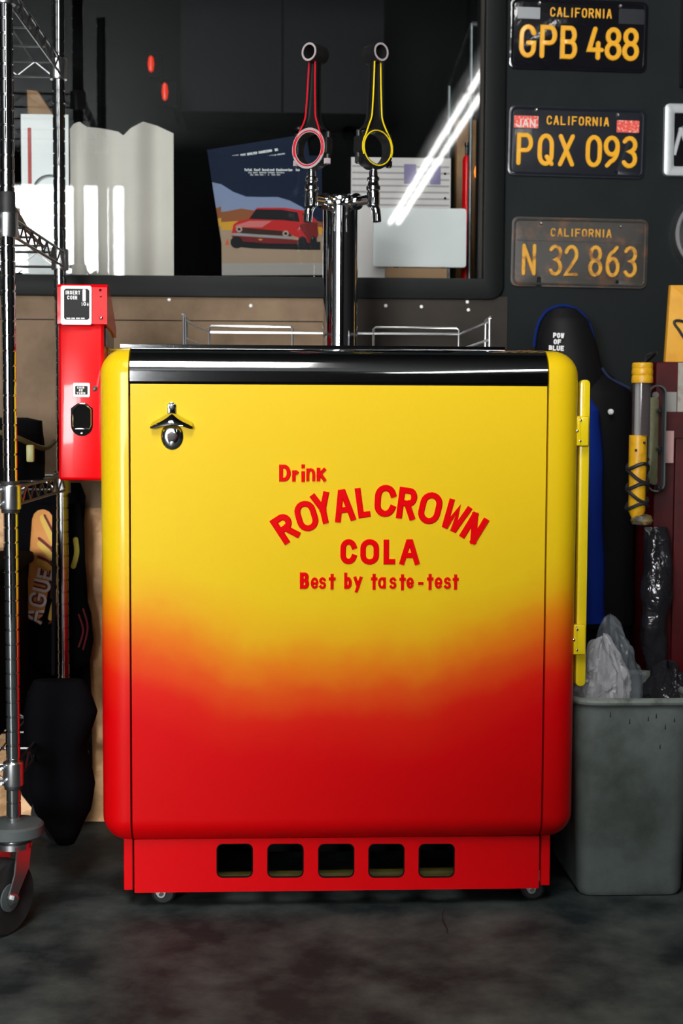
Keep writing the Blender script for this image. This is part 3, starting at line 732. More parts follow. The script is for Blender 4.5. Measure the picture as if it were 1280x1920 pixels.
MB().slab(shape, KY-.002, KY+.001).build('coin_return', black_void, body, 'black coin return cup')
cr = [(cxr-wr_*.72, q0.z+.013), (cxr+wr_*.72, q0.z+.013), (cxr+wr_*.84, q0.z+.02), (cxr+wr_*.84, q1.z-.012), (cxr+wr_*.3, q1.z-.002), (cxr-wr_*.3, q1.z-.002), (cxr-wr_*.84, q1.z-.012), (cxr-wr_*.84, q0.z+.02)]
MB().tube([(x, KY-.003, z) for x, z in cr], .0018, 8, closed=True).build('coin_return_rim', chrome, body)
q = at(151, 817, KY); MB().lathe([(.003, 0), (.002, -.002)], (q.x, KY-.002, q.z), 'Y', 10).build('screw', chrome, body)

coin.rotation_euler = (rad(-3.2), 0, rad(1.2))
# ================================================================== number plates on the wall
def plate(name, zx0, zx1, zy0, zy1, mat, ink, chars, ch, cw, cy, st, state, label, stickers=(), bolts=(), notch=None, rot=0, band=None):
    k = 1/3.43
    c = at(920 + (zx0+zx1)/2*k, (zy0+zy1)/2*k, YW)
    W, Hh = .3048, .1524; u = W/(zx1-zx0)
    t = thing(name, (c.x, YW, c.z), label, 'license plate', 'california plates on the black wall')
    M = Matrix.Translation((c.x, YW, c.z)) @ Matrix.Rotation(rot, 4, 'Y')
    def lx(zx): return (zx - (zx0+zx1)/2)*u
    def lz(zy): return -(zy - (zy0+zy1)/2)*u
    o = rrect(-W/2, W/2, -Hh/2, Hh/2, .014, 5)
    if notch:
        a, b = lx(notch[0]), lx(notch[1]); h = lz(notch[2])
        o = [p for p in o]
        o.insert(0, (b, -Hh/2)); o.insert(0, (b-.002, h)); o.insert(0, (a+.002, h)); o.insert(0, (a, -Hh/2))
    hl = [circ(lx(x), lz(y), .004, 10) for x, y in bolts[2:]]
    MB().slab(o, -.006, -.004, holes=hl, bev=.0008).build('plate_sheet', mat, t, M=M)
    MB().tube([(x, -.006, z) for x, z in rrect(-W/2+.006, W/2-.006, -Hh/2+.006, Hh/2-.006, .011, 5)], .0026, 6, closed=True).build('plate_rim', mat, t, M=M)
    MB().box(-.02, .02, -.004, 0, -.03, .03).build('spacer', black_rubber, t, M=M)
    if band:
        MB().box(-W/2+.012, W/2-.012, -.0072, -.006, lz(band)-.001, lz(band)+.001).build('plate_crease', mat, t, M=M)
    for s_, x in chars:
        MB().glyph(s_, lx(x), lz(cy), cw*u, ch*u, st*u, .0032, 0, True).build('character', ink, t, M=M @ Matrix.Translation((0, -.0058, 0)))
    sx0, sx1, sy, sh = state; n = 10; pitch = (sx1-sx0)/9.25
    xx = sx0
    for s_ in 'CALIFORNIA':
        wch = pitch*(.45 if s_ == 'I' else .82)
        MB().glyph(s_, lx(xx+wch/2), lz(sy), wch*u, sh*u, 10*u, .0018, 0, True).build('character', ink, t, M=M @ Matrix.Translation((0, -.0058, 0)))
        xx += wch + pitch*.22
    for a, b, c_, d, m in stickers:
        MB().slab(rrect(lx(a), lx(b), lz(d), lz(c_), .001, 2), -.0068, -.006).build('sticker', m, t, M=M)
    for x, y in bolts[:2]:
        MB().lathe([(.0042, .001), (.0042, -.001), (.002, -.0035)], (lx(x), -.006, lz(y)), 'Y', 10).build('bolt', chrome_soft, t, M=M)
    return t
sil = pmat('sticker_silver', (.28, .29, .30), .3, .3)
p1 = plate('license_plate', 112, 1012, 5, 455, plate_black, plate_ink, (('G', 230), ('P', 365), ('B', 498), ('4', 672), ('8', 788), ('8', 903)), 213, 112, 280, 31,
      (370, 765, 90, 62), 'glossy black plate GPB 488, topmost on the wall', ((158, 305, 65, 138, sil), (820, 985, 55, 150, plate_navy)), ((300, 35), (828, 38)), rot=rad(.9))
p2 = plate('license_plate', 108, 993, 690, 1145, plate_navy, plate_ink, (('P', 215), ('Q', 350), ('X', 483), ('0', 660), ('9', 775), ('3', 890)), 205, 106, 972, 29,
      (350, 745, 785, 58), 'black plate PQX 093 with two red stickers', ((142, 297, 762, 838, sticker_red), (803, 948, 772, 848, sticker_red)), ((282, 722), (808, 738), (812, 1105)), rot=rad(.9))
p3 = plate('license_plate', 118, 1015, 1405, 1850, plate_rust, plate_worn, (('N', 235), ('3', 408), ('2', 513), ('8', 672), ('6', 786), ('3', 900)), 205, 94, 1680, 25,
      (372, 765, 1500, 55), 'rusty worn plate N 32 863, lowest on the wall', (), ((308, 1442), (830, 1452), (820, 1812)), notch=(288, 322, 1790), rot=rad(.7), band=1555)
tm = MB()
for i, ch in enumerate('JAN'):
    tm.glyph(ch, -.3048/2 + .0155 + i*.0155 + .006, .1524/2 - .0385, .013, .018, .003, .0006)
tm.build('sticker_print', pmat('sticker_cream', (.7, .55, .5), .6), p2, M=Matrix.Translation((WORLD[p2.name])) @ Matrix.Rotation(rad(.9), 4, 'Y') @ Matrix.Translation((0, -.0068, 0)))

# emblem, black frame and hubcap at the right of the plates
e0, e1 = at(1241, 331, YW), at(1246, 196, YW)
em = thing('emblem_badge', (e0.x+.1, YW, e0.z), 'cast metal framed emblem with a black field and slanted letter', 'emblem')
ew, eh = .30, e1.z - e0.z
MB().slab(rrect(e0.x, e0.x+ew, e0.z, e1.z, .010, 4), YW-.014, YW, holes=[rrect(e0.x+.022, e0.x+ew-.022, e0.z+.021, e1.z-.021, .003, 3)], bev=.002).build('emblem_frame', alu, em)
MB().box(e0.x+.02, e0.x+ew-.02, YW-.006, YW-.002, e0.z+.019, e1.z-.019).build('emblem_field', black_gloss, em)
ez = (e0.z+e1.z)/2
MB().glyph('N', e0.x+.052, ez-.008, .052, .062, .009, .003, rad(-14)).build('letter', alu, em, M=Matrix.Translation((0, YW-.006, 0)))
MB().stroke([(e0.x+.04, ez+.03), (e0.x+.055, ez+.012), (e0.x+.085, ez+.008)], .004, .003).build('emblem_flourish', pmat('emblem_teal', (.05, .20, .17), .4), em, M=Matrix.Translation((0, YW-.006, 0)))
f0 = at(1272, 165, YW)
bf = thing('picture_frame', (f0.x+.1, YW, f0.z), 'black framed picture cut off at the upper right', 'picture')
MB().slab(rrect(f0.x, f0.x+.25, f0.z, f0.z+.22, .002, 1), YW-.02, YW, holes=[rrect(f0.x+.006, f0.x+.244, f0.z+.006, f0.z+.214, .001, 1)]).build('frame', black_gloss, bf)
MB().box(f0.x+.005, f0.x+.245, YW-.006, YW-.002, f0.z+.005, f0.z+.215).build('picture', pmat('picture_grey', (.06, .075, .08), .4), bf)
hc = at(1255, 440, YW)
hub = thing('hubcap', (hc.x+.09, YW, hc.z), 'chrome hubcap hanging on the black wall', 'hubcap')
MB().lathe([(.070, -.008), (.076, -.022), (.083, -.022), (.089, -.012), (.090, 0)], (hc.x+.09, YW, hc.z), 'Y', 48).build('rim', chrome_soft, hub)
MB().lathe([(.071, -.009), (.055, -.020), (.03, -.026), (.001, -.028)], (hc.x+.09, YW, hc.z), 'Y', 48, cap=False).build('dome', dark_metal, hub)

# ================================================================== things behind the window
def bx(px0, px1, py0, py1, Y): a, b = at(px0, py1, Y), at(px1, py0, Y); return a.x, b.x, a.z, b.z
VY = .68
# white curled sheet
top = [(130, 243), (138, 232), (149, 228), (163, 238), (185, 240), (208, 244), (222, 247), (231, 254), (245, 240), (268, 228), (295, 236), (325, 250)]
def topy(px):
    for (a, b), (c, d) in zip(top, top[1:]):
        if a <= px <= c: return b + (d-b)*(px-a)/(c-a)
    return top[-1][1]
def sheet(u, v):
    px = 131 + 194*u; Y = VY + .012*math.sin(u*PI*2.6 + .6) + .006*math.sin(u*17)
    a = at(px, topy(px), Y); zb = WZ0 + .0015
    return Vector((a.x, Y, zb + (a.z-zb)*v))
MB().grid(sheet, 72, 12).solid(.0015).build('curled_sheet', paper_white, label='tall off-white curled sheet with wavy top behind the window', cat='sheet')
# pale board with red edge at the far left
a = bx(42, 128, 215, 517, VY+.05)
pb_ = thing('pale_board', ((a[0]+a[1])/2, VY+.05, WZ0), 'pale grey board with a red edge strip behind the steel rack', 'board')
MB().box(a[0], a[1], VY+.05, VY+.06, WZ0+.001, a[3]).build('panel', plastic_white, pb_)
b = bx(53, 58, 240, 345, VY+.05); MB().box(b[0], b[1], VY+.047, VY+.05, b[2], b[3]).build('edge_strip', pmat('faded_red', (.5, .05, .04), .6), pb_)
b = bx(60, 128, 300, 420, VY+.05); cxx, czz = (b[0]+b[1])/2, (b[2]+b[3])/2-.0
MB().tube([(cxx + .036*math.cos(t*PI/12), VY+.046, czz + .036*math.sin(t*PI/12)) for t in range(24)], .003, 8, closed=True).build('ring', chrome_soft, pb_)  # chrome ring modelled in place of a round reflection
a = bx(48, 135, 160, 262, VY+.13)
MB().slab(pxz([(50, 168), (70, 170), (132, 262), (132, 522), (95, 522), (95, 285), (52, 215)], VY+.13), VY+.13, VY+.16, bev=.002).build('wood_offcut', wood, label='angled brown wood offcut behind the steel rack', cat='wood')
# brochures
def brochure(name, c00, c10, c01, Y, label, full, rnd):
    """corner pixels: top-left, top-right, bottom-left; local u right, v down"""
    A, B, C = at(*c00, Y), at(*c10, Y), at(*c01, Y)
    t = thing(name, ((A.x+B.x)/2, Y, C.z), label, 'brochure', 'car brochures behind the window')
    U, V = B - A, C - A
    def m(u, v, d): q = A + U*u + V*v; return Vector((q.x, Y - d, q.z))
    def poly(name, pts, mat, d, lab=None):
        n = len(pts); mb = MB()
        mb.add([m(u, v, d) for u, v in pts] + [m(u, v, d-.0003) for u, v in pts], [tuple(range(n)), tuple(range(n, 2*n))] + [(i, (i+1) % n, n+(i+1) % n, n+i) for i in range(n)])
        return mb.build(name, mat, t, label=lab)
    def prt(text, u, v, cw, ht, wd, d):
        L = U.length; ang = math.atan2(U.z, U.x); q = A + U*u + V*v
        MB().word(text, 0, 0, cw*L, ht*L, wd*L, .0003, gap=cw*L*.28).build('print', white_paint, t, M=Matrix.Translation((q.x, Y-d, q.z)) @ Matrix.Rotation(-ang, 4, 'Y'))
    poly('cover', [(0, 0), (1, 0), (1, 1), (0, 1)], flat('brochure_navy', (.004, .011, .034), .3), .001, 'dark blue brochure cover')
    wave = [(.0, .235 if full else .26), (.12, .30), (.25, .342), (.4, .345), (.56, .345), (.68, .375), (.8, .43), (.92, .52), (1, .62)]
    poly('photo_sky', wave + [(1, .64), (0, .64)], flat('print_sky', (.22, .26, .40), .4), .0014)
    poly('photo_trees', [(0, .47), (.08, .46), (.2, .44), (.3, .455), (.42, .47), (.8, .5), (1, .56), (1, .66), (0, .66)], flat('print_trees', (.26, .085, .03), .5), .0018)
    poly('photo_grass', [(0, .555), (.25, .54), (.5, .55), (1, .60), (1, .70), (0, .70)], flat('print_grass', (.60, .30, .03), .5), .0022)
    poly('photo_ground', [(0, .62), (.3, .63), (1, .66), (1, .905), (0, .905)], flat('print_ground', (.36, .25, .17), .5), .0026)
    poly('footer', [(0, .90), (1, .90), (1, 1), (0, 1)], flat('print_footer', (.36, .32, .29), .5), .0030)
    if not full:
        prt('TOTAL COST INVOLVED ENGINEERING, INC', .24, .085, .0105, .024, .0052, .0015); prt('TOLL FREE CATALOG ORDERING', .50, .125, .008, .013, .003, .0015)
        return t
    prt('Total Cost Involved Engineering, Inc', .235, .118, .0125, .025, .0055, .0015)
    prt('1416 WEST BROOKS STREET ONTARIO', .27, .142, .0095, .012, .003, .0015)
    prt('TEL 909 984 1773  FAX 909', .29, .160, .0095, .012, .003, .0015)
    dk = flat('print_black', (.010, .010, .012), .4); rd = flat('print_red', (.50, .02, .02), .35); rd2 = flat('print_dark_red', (.17, .015, .015), .4); pk = flat('print_pink', (.60, .16, .15), .4)
    gr = flat('print_grey', (.30, .30, .32), .4)
    poly('photo_cone', [(.035, .745), (.06, .69), (.075, .745)], flat('print_orange', (.65, .09, .02), .4), .0030)
    poly('car_shadow', [(.09, .70), (.98, .72), (.98, .79), (.86, .79), (.30, .775), (.10, .755)], dk, .0030)
    poly('car_body', [(.10, .655), (.12, .575), (.17, .545), (.27, .53), (.33, .455), (.36, .435), (.62, .435), (.82, .46), (.90, .50), (.95, .56), (.95, .68), (.88, .735), (.78, .70), (.70, .665), (.35, .645)], rd, .0034, 'red muscle car in the brochure picture')
    poly('car_side', [(.76, .585), (.84, .56), (.95, .56), (.96, .66), (.93, .73), (.86, .735), (.84, .68)], rd2, .0038)
    poly('car_windscreen', [(.275, .528), (.345, .448), (.60, .452), (.755, .475), (.775, .555), (.62, .54)], dk, .0038)
    poly('car_side_window', [(.80, .48), (.86, .495), (.91, .555), (.83, .555)], dk, .0038)
    poly('car_hood_shine', [(.15, .58), (.28, .545), (.50, .545), (.40, .60), (.13, .598)], pk, .0040)
    poly('car_grille', [(.145, .595), (.20, .60), (.66, .635), (.70, .675), (.20, .648), (.14, .635)], flat('print_brown', (.045, .018, .012), .5), .0040)
    poly('car_bumper', [(.09, .65), (.18, .648), (.70, .685), (.70, .70), (.10, .664)], gr, .0044)
    poly('car_chin', [(.10, .668), (.70, .702), (.78, .71), (.80, .74), (.45, .735), (.12, .71)], rd2, .0042)
    poly('car_badge', [(.36, .70), (.385, .695), (.41, .702), (.385, .712)], flat('print_amber', (.6, .25, .02), .4), .0048)
    for u, v in ((.175, .615), (.635, .652)):
        poly('car_headlamp', [(u + .032*math.cos(k*PI/6), v + .026*math.sin(k*PI/6)) for k in range(12)], flat('print_lamp', (.42, .30, .24), .3), .0046)
        poly('car_headlamp_centre', [(u + .015*math.cos(k*PI/6), v + .012*math.sin(k*PI/6)) for k in range(12)], dk, .0050)
    for u, w_ in ((.15, .062), (.80, .045), (.91, .035)):
        poly('car_wheel', [(u + w_*math.cos(k*PI/8), .725 + .05*math.sin(k*PI/8)) for k in range(16)], dk, .0046)
    for u, wd in ((.08, 5), (.27, 7), (.46, 8), (.64, 6), (.80, 7)):
        q = A + U*u + V*.925
        MB().word('CHASSIS '[:wd], 0, 0, .0105*U.length, .014*U.length, .003*U.length, .0003, gap=.004*U.length).build('print', gr, t, M=Matrix.Translation((q.x, Y-.0034, q.z)))
    return t
brochure('brochure', (388, 281), (574, 252), (424, 513), VY+.014, 'tilted rear brochure with navy blue top', False, 0)
brochure('brochure', (413, 292), (603, 292), (416, 516.5), VY, 'upright brochure showing a red muscle car', True, 0)
# form sheet, white plastic panel
a = bx(657, 845, 297, 517, VY+.03)
fs = thing('form_sheet', ((a[0]+a[1])/2, VY+.03, WZ0), 'ruled white form sheet with purple stamps behind the tap tower', 'paper')
MB().box(a[0], a[1], VY+.03, VY+.031, WZ0+.001, a[3]).build('sheet', paper_sheet, fs)
purple = pmat('stamp_purple', (.25, .20, .36), .6)
for q in ((757, 780, 308, 345), (806, 826, 310, 346), (664, 690, 368, 382)):
    b = bx(*q, VY+.03); MB().box(b[0], b[1], VY+.0292, VY+.03, b[2], b[3]).build('stamp', purple, fs)
rule = pmat('rule_grey', (.40, .36, .36), .7)
for py in range(312, 388, 12):
    b = bx(660, 842, py, py+1, VY+.03); MB().box(b[0], b[1], VY+.0294, VY+.03, b[2], b[3]).build('rule', rule, fs)
for py in (326, 372):
    b = at(834, py, VY+.03); MB().lathe([(.003, .0), (.003, -.0006)], (b.x, VY+.0298, b.z), 'Y', 10).build('punch_hole', black_void, fs)
a = bx(699, 875, 391, 500, VY)
wp = thing('plastic_board', ((a[0]+a[1])/2, VY, a[2]), 'white plastic board with rounded corners behind the window glass', 'board')
MB().slab(rrect(a[0], a[1], a[2], a[3], .007, 5), VY, VY+.010, bev=.002).build('board_sheet', plastic_white, wp)
for fx in (.25, .75):
    xx = a[0] + (a[1]-a[0])*fx; MB().box(xx-.006, xx+.006, VY+.002, VY+.008, WZ0, a[2]+.002).build('foot', black_gloss, wp)
a = bx(722, 838, 503, 515, VY-.02); MB().rbox(a[0], a[1], VY-.022, VY-.010, WZ0, a[3], .001, 1).build('wood_strip', cardboard, label='small pale wood strip on the window sill below the white panel', cat='wood')
# right inside: rods, cylinder, carton and glow shaped in place of reflections
RY = .80
rk = thing('reflection_rods', (X(886, 400, RY), RY, WZ0), 'thin steel rods in place of reflections at the right of the pane', 'stand')  # rods added for thin posts mirrored in the pane
a = at(884, 45, RY); MB().tube([(a.x, RY, WZ0-.011), (a.x, RY, a.z)], .0045, 10).build('upright', steel, rk)
c = at(842, 160, RY+.2); MB().tube([(c.x, RY+.2, WZ0-.011), (c.x, RY+.2, c.z)], .0045, 10).build('upright', steel, rk)
MB().tube([(a.x, RY, a.z), (c.x, RY+.2, c.z)], .0045, 8).build('crossbar', steel, rk)
MB().tube([(a.x, RY, a.z), (a.x+.05, RY, a.z)], .006, 8).build('crossbar', steel, rk)
a = at(875, 292, RY+.03)
rt = thing('reflection_red', (a.x, RY+.03, WZ0), 'slim red cylinder in place of a red reflection at the right of the pane', 'cylinder')  # red upright added where the pane mirrors something red
MB().lathe([(.010, WZ0-.011), (.010, a.z-.01), (.006, a.z)], (a.x, RY+.03, 0), n=20).build('body', red_enamel, rt)
MB().lathe([(.004, a.z), (.004, a.z+.02), (.006, a.z+.022), (.006, a.z+.03)], (a.x, RY+.03, 0), n=14).build('nozzle', chrome, rt)
a = bx(855, 905, 225, 312, RY+.22)
gb = MB().rbox(a[0], a[1]+.05, RY+.22, RY+.27, WZ0-.011, a[3], .004, 2).build('reflection_brown', wood, label='amber brown block in place of a gold reflection at the right of the pane', cat='carton')  # block coloured like the gold blob mirrored in the glass
a = at(897, 322, RY-.05)
al = thing('reflection_amber', (a.x, RY-.05, WZ0), 'small glowing orange shape in place of a reflection at the right window edge', 'lamp')  # glowing shape added for an orange spot mirrored in the glass
MB().lathe([(.004, -.016), (.009, -.012), (.011, 0), (.008, .012), (.002, .018)], (a.x, RY-.05, a.z), 'Z', 16).build('lens', orange_glow, al)
MB().lathe([(.010, WZ0-.011), (.006, WZ0+.01), (.006, a.z-.014)], (a.x, RY-.05, 0), n=14).build('stem', chrome, al)
# glowing red shapes put in for red reflections at the pane's upper left
for px, py, h, m, lab in ((283, 120, .020, red_glow, 'glowing red shape in place of a window reflection, upper one'), (309, 172, .022, red_glow, 'glowing red shape in place of a window reflection, lower one')):
    a = at(px, py, 1.0)
    tl = thing('reflection_red_glow', (a.x, 1.0, a.z), lab, 'lamp', 'red reflection stand-ins')
    MB().lathe([(.001, -h), (.006, -h*.8), (.0085, 0), (.006, h*.8), (.001, h)], (a.x, 1.0, a.z), 'Z', 14).build('lens', m, tl)
    MB().rbox(a.x-.006, a.x+.03, 1.012, 1.03, a.z-.03, a.z+.03, .003, 2).build('housing', black_void, tl)
    MB().tube([(a.x+.012, 1.02, a.z), (a.x+.012, AY+.001, a.z)], .004, 8).build('bracket', dark_metal, tl)
# black cabinet hanging in the back of the cabin
a = bx(338, 722, -120, 206, 1.1)
ck = thing('wall_cupboard', ((a[0]+a[1])/2, 1.2, a[2]), 'dark grey cupboard hanging in the room behind the window', 'cupboard')
MB().box(a[0], a[1], 1.115, AY-.001, a[2], a[3]).build('carcass', pmat('cupboard_grey', (.006, .006, .007), .6, spec=.1), ck)
for u0, u1 in ((0, .498), (.502, 1)):
    MB().rbox(a[0]+(a[1]-a[0])*u0, a[0]+(a[1]-a[0])*u1, 1.1, 1.114, a[2]-.004, a[3], .002, 1).build('cupboard_door', MATS['cupboard_grey'], ck)

# ================================================================== steel wire rack at the left
RYF = round(gnd(17, 1750).y + .026, 3); RYB = .485; RX = X(14, 422, RYF)
RW = .92
ZS = [Z(14, 1450, RYF), Z(14, 932, RYF), Z(14, 422, RYF), Z(112, 130, RYB)]
rack = thing('wire_rack', (RX-RW/2, (RYF+RYB)/2, 0), 'chrome wire shelving rack on rubber casters at the left edge', 'shelf rack')
RX2 = X(112, 420, RYB)
def post_mesh():
    pr = [(.0127, .19)]
    z = .2
    while z < 1.93:
        pr += [(.0127, z), (.0110, z+.001), (.0110, z+.0026), (.0127, z+.0036)]; z += .0254
    pr.append((.0127, 1.95)); return pr
pm = None
for px_, py_ in ((RX, RYF), (RX2, RYB), (RX-RW, RYF), (RX-RW, RYB)):
    if pm is None:
        pm = MB().lathe(post_mesh(), (0, 0, 0), n=20).build('post', chrome, rack); pm.location = (px_, py_, 0)
        first = pm
    else:
        o = first.copy(); col.objects.link(o); o.location = (px_, py_, 0)
def truss(mb, a, b, h, r):
    a, b = Vector(a), Vector(b); n = max(4, int((b-a).length/.035)); up = Vector((0, 0, h))
    mb.tube([a + up/2, b + up/2], r, 6); mb.tube([a - up/2, b - up/2], r, 6)
    mb.tube([a + (b-a)*i/n + up*(.5 if i % 2 else -.5)*.95 for i in range(n+1)], r*.7, 5)
wire_dark = pmat('plated_wire', (.30, .30, .31), .3, .95)
for i, z in enumerate(ZS):
    sh = thing('shelf', (RX-RW/2, (RYF+RYB)/2, z)); put(sh, rack)
    mb = MB()
    truss(mb, (RX+.004, RYF+.01, z), (RX2+.008, RYB-.01, z), .030, .0028)
    truss(mb, (RX-.012, RYF, z), (RX-RW+.012, RYF, z), .030, .0028)
    truss(mb, (RX2-.012, RYB, z), (RX-RW+.012, RYB, z), .030, .0028)
    truss(mb, (RX-RW, RYF+.01, z), (RX-RW, RYB-.01, z), .030, .0028)
    mb.build('edge_truss', wire_dark, sh)
    mb = MB(); n = 22
    for k in range(1, n):
        x = RX - RW*k/n; mb.tube([(x, RYF, z+.017), (x, RYB, z+.017)], .0016, 5)
    for k in range(1, 4):
        y = RYF + (RYB-RYF)*k/4; mb.tube([(RX+.004, y, z+.0125), (RX-RW, y, z+.0125)], .0026, 6)
    mb.build('wire_grid', wire_dark, sh)
    for px_, py_ in ((RX, RYF), (RX2, RYB), (RX-RW, RYF), (RX-RW, RYB)):
        MB().lathe([(.0175, -.021), (.0182, -.018), (.0178, .019), (.0165, .021)], (px_, py_, z), 'Z', 24).build('collar', chrome_soft, sh)
    for s in (-1, 1):
        MB().lathe([(.0045, 0), (.0045, -.012), (.003, -.015)], (RX-.018, RYF-.008, z + s*.013), 'Y', 10).build('weld_boss', chrome_soft, sh)
MB().lathe([(.0137, -.020), (.0137, .022)], (RX, RYF, Z(10, 385, RYF)), 'Z', 20).build('tape_band', black_rubber, rack)
for z in (ZS[1]+.024, ZS[1]-.024, ZS[0]-.024):
    MB().lathe([(.015, -.0035), (.016, 0), (.015, .0035)], (RX, RYF, z), 'Z', 20).build('sleeve_ring', black_rubber, rack)
# rack casters
def rack_caster(x, y, yawc):
    c = thing('caster', (x, y, 0)); put(c, rack); M = Matrix.Translation((x, y, 0)) @ Matrix.Rotation(yawc, 4, 'Z')
    r = .066
    MB().lathe([(.013, .192), (.048, .190), (.052, .186), (.052, .170), (.048, .167), (.012, .167)], (0, 0, 0), n=36).build('bumper', grey_rubber, c, M=M)
    MB().lathe([(.020, .167), (.020, .158), (.030, .156), (.030, .146)], (0, 0, 0), n=24).build('swivel', chrome_soft, c, M=M)
    off = -.030
    MB().lathe([(.012, -.014), (.045, -.014), (r-.004, -.016), (r, -.010), (r, .010), (r-.004, .016), (.045, .014), (.012, .014)], (0, off, r), 'X', 40).build('wheel', black_rubber, c, M=M)
    MB().lathe([(.010, -.018), (.024, -.017), (.024, .017), (.010, .018)], (0, off, r), 'X', 20).build('hub', grey_rubber, c, M=M)
    for s in (-1, 1):
        prf = [(-.018, .150), (.018, .150), (.012, .110)] + [(off + .012 + .0, r+.004), (off+.008, r-.010), (off-.008, r-.010), (off-.013, r+.004), (-.026, .105)]
        mb = MB(); n = len(prf); xx = s*.022
        mb.add([(xx-.0015, y_, z_) for y_, z_ in prf] + [(xx+.0015, y_, z_) for y_, z_ in prf], [tuple(range(n)), tuple(range(n, 2*n))] + [(k, (k+1) % n, n+(k+1) % n, n+k) for k in range(n)])
        mb.build('fork', chrome_soft, c, M=M)
        MB().lathe([(.0075, 0), (.0075, s*.006), (.004, s*.008)], (xx+s*.0015, off, r), 'X', 6).build('axle_nut', chrome_soft, c, M=M)
    MB().box(-.024, .024, -.022, .020, .147, .153).build('fork_bridge', chrome_soft, c, M=M)
rack_caster(RX, RYF, rad(-30)); rack_caster(RX2, RYB, rad(-30)); rack_caster(RX-RW, RYF, rad(0)); rack_caster(RX-RW, RYB, rad(40))

# things on and under the rack
def cs(u, v):
    y = RYF+.03 + (RYB-RYF-.05)*u
    h = .045 - .052*math.sin(min(u*1.15, 1)*PI*.5) + .06*max(0, u-.86)
    z = ZS[2] + .019 + v*max(h, .006)
    return Vector((RX - .010 + .005*math.sin(u*5) , y, z))
mbc = MB().grid(cs, 24, 3); n_ = len(mbc.v); mbc.v += [p + Vector((-.004, 0, 0)) for p in mbc.v]; mbc.f += [tuple(i+n_ for i in f)[::-1] for f in mbc.f]
mbc.build('cardboard_edge', cardboard, label='curved brown cardboard liner on the middle rack shelf', cat='cardboard')
# shallow bin lining and parts on the middle shelf
zz = ZS[2]+.019
for i, (xx, yy, r, h, m, lab) in enumerate(((RX-.07, .30, .028, .055, plastic_white, 'white tub on the middle rack shelf'), (RX-.14, .12, .03, .07, cab_red, 'dark red tin on the middle rack shelf'))):
    t = thing('storage_tub', (xx, yy, zz), lab, 'tub')
    MB().lathe([(r*.85, zz), (r, zz+h), (r-.002, zz+h), (r*.8, zz+.004)], (xx, yy, 0), n=24).build('tub', m, t)
    MB().lathe([(r+.002, zz+h-.004), (r+.002, zz+h+.004), (r*.5, zz+h+.006)], (xx, yy, 0), n=24).build('lid', m, t)
# black crate on the bottom shelf
zc_ = ZS[0]+.019
bc = thing('storage_crate', (RX-.3, .2, zc_), 'black storage crate on the bottom rack shelf', 'crate')
MB().rbox(RX-.60, RX-.055, RYF+.03, RYB-.03, zc_, zc_+.30, .015, 3).build('crate_body', black_cloth, bc)
MB().rbox(RX-.61, RX-.045, RYF+.02, RYB-.02, zc_+.30, zc_+.325, .008, 2).build('crate_lid', black_cloth, bc)
# dark bag on the lower shelf
zz = ZS[1]+.019
bg = thing('tool_bag', (RX-.16, .25, zz), 'black soft tool bag on the lower rack shelf', 'bag')
MB().loft([(zz+.118, RX-.20, RX-.02, .27, .03), (zz+.112, RX-.27, RX+.005, .27, .08), (zz+.085, RX-.30, RX+.006, .26, .14), (zz+.03, RX-.31, RX+.008, .26, .16), (zz, RX-.29, RX+.006, .26, .15)], 40, 5, .012, 14).build('sack', black_cloth, bg)
MB().tube(smoothpts([(RX-.22, .12, zz+.075), (RX-.12, .10, zz+.105), (RX-.03, .12, zz+.085), (RX+.012, .22, zz+.06), (RX+.014, .36, zz+.07)], 8), .005, 8).build('piping', pmat('bag_olive', (.07, .06, .015), .6), bg)
p = at(58, 850, .10); MB().rbox(p.x-.007, p.x+.007, .088, .10, p.z-.016, p.z+.016, .003, 2).build('buckle', pmat('buckle_brass', (.35, .33, .12), .45), bg)
# league banner: padded sack with flame graphics hung under the shelf
BY = .545
def bw(px, py): return at(px, py, BY)
rows_px = [(945, 70, 150), (985, 62, 158), (1060, 58, 160), (1110, 52, 160), (1150, 44, 172), (1200, 44, 176), (1240, 62, 168), (1262, 80, 140)]
rows = [(bw(a, py).z, bw(a, py).x, bw(b, py).x, BY, .020 if k not in (0, len(rows_px)-1) else .010) for k, (py, a, b) in enumerate(rows_px)]
jr = thing('racing_jersey', (bw(105, 945).x, BY, rows[0][0]), 'black racing garment with orange flames and white letters behind the rack post', 'garment')
MB().loft(rows, 40, 5, .002, 10).build('garment_body', black_cloth, jr)
def front_y(x, z):
    for a, b in zip(rows, rows[1:]):
        if b[0] <= z <= a[0]:
            t = (a[0]-z)/(a[0]-b[0]); x0_, x1_, hd = (a[k] + (b[k]-a[k])*t for k in (1, 2, 4))
            u = max(-1, min(1, (2*x-x0_-x1_)/(x1_-x0_))); return BY - hd*math.sqrt(max(0, 1-u*u))
    return BY
def decal(name, strokes, mat, off, lab=None):
    mb = MB()
    for pts, wd in strokes:
        q = smoothpts([Vector((bw(*p).x, bw(*p).z)) for p in pts], 6); mb.stroke(q, wd/880, .0008, False, True)
    mb.v = [Vector((v.x, front_y(v.x, v.z) - off + v.y - .004, v.z)) for v in mb.v]
    return mb.build(name, mat, jr, label=lab)
fl_o = pmat('flame_orange', (.80, .34, .09), .7); fl_y = pmat('flame_yellow', (.85, .55, .10), .7); fl_r = pmat('flame_maroon', (.16, .012, .02), .7)
decal('flame_panel', [([(82, 975), (78, 1030), (74, 1090), (66, 1140)], 42)], fl_o, .0010, 'orange flame panel')
decal('flame_lick', [([(84, 970), (98, 1000), (112, 1030)], 14), ([(78, 1018), (94, 1035), (112, 1052)], 12), ([(76, 1052), (96, 1062), (112, 1090)], 11), ([(112, 1105), (104, 1130), (98, 1156)], 9)], fl_y, .0020)
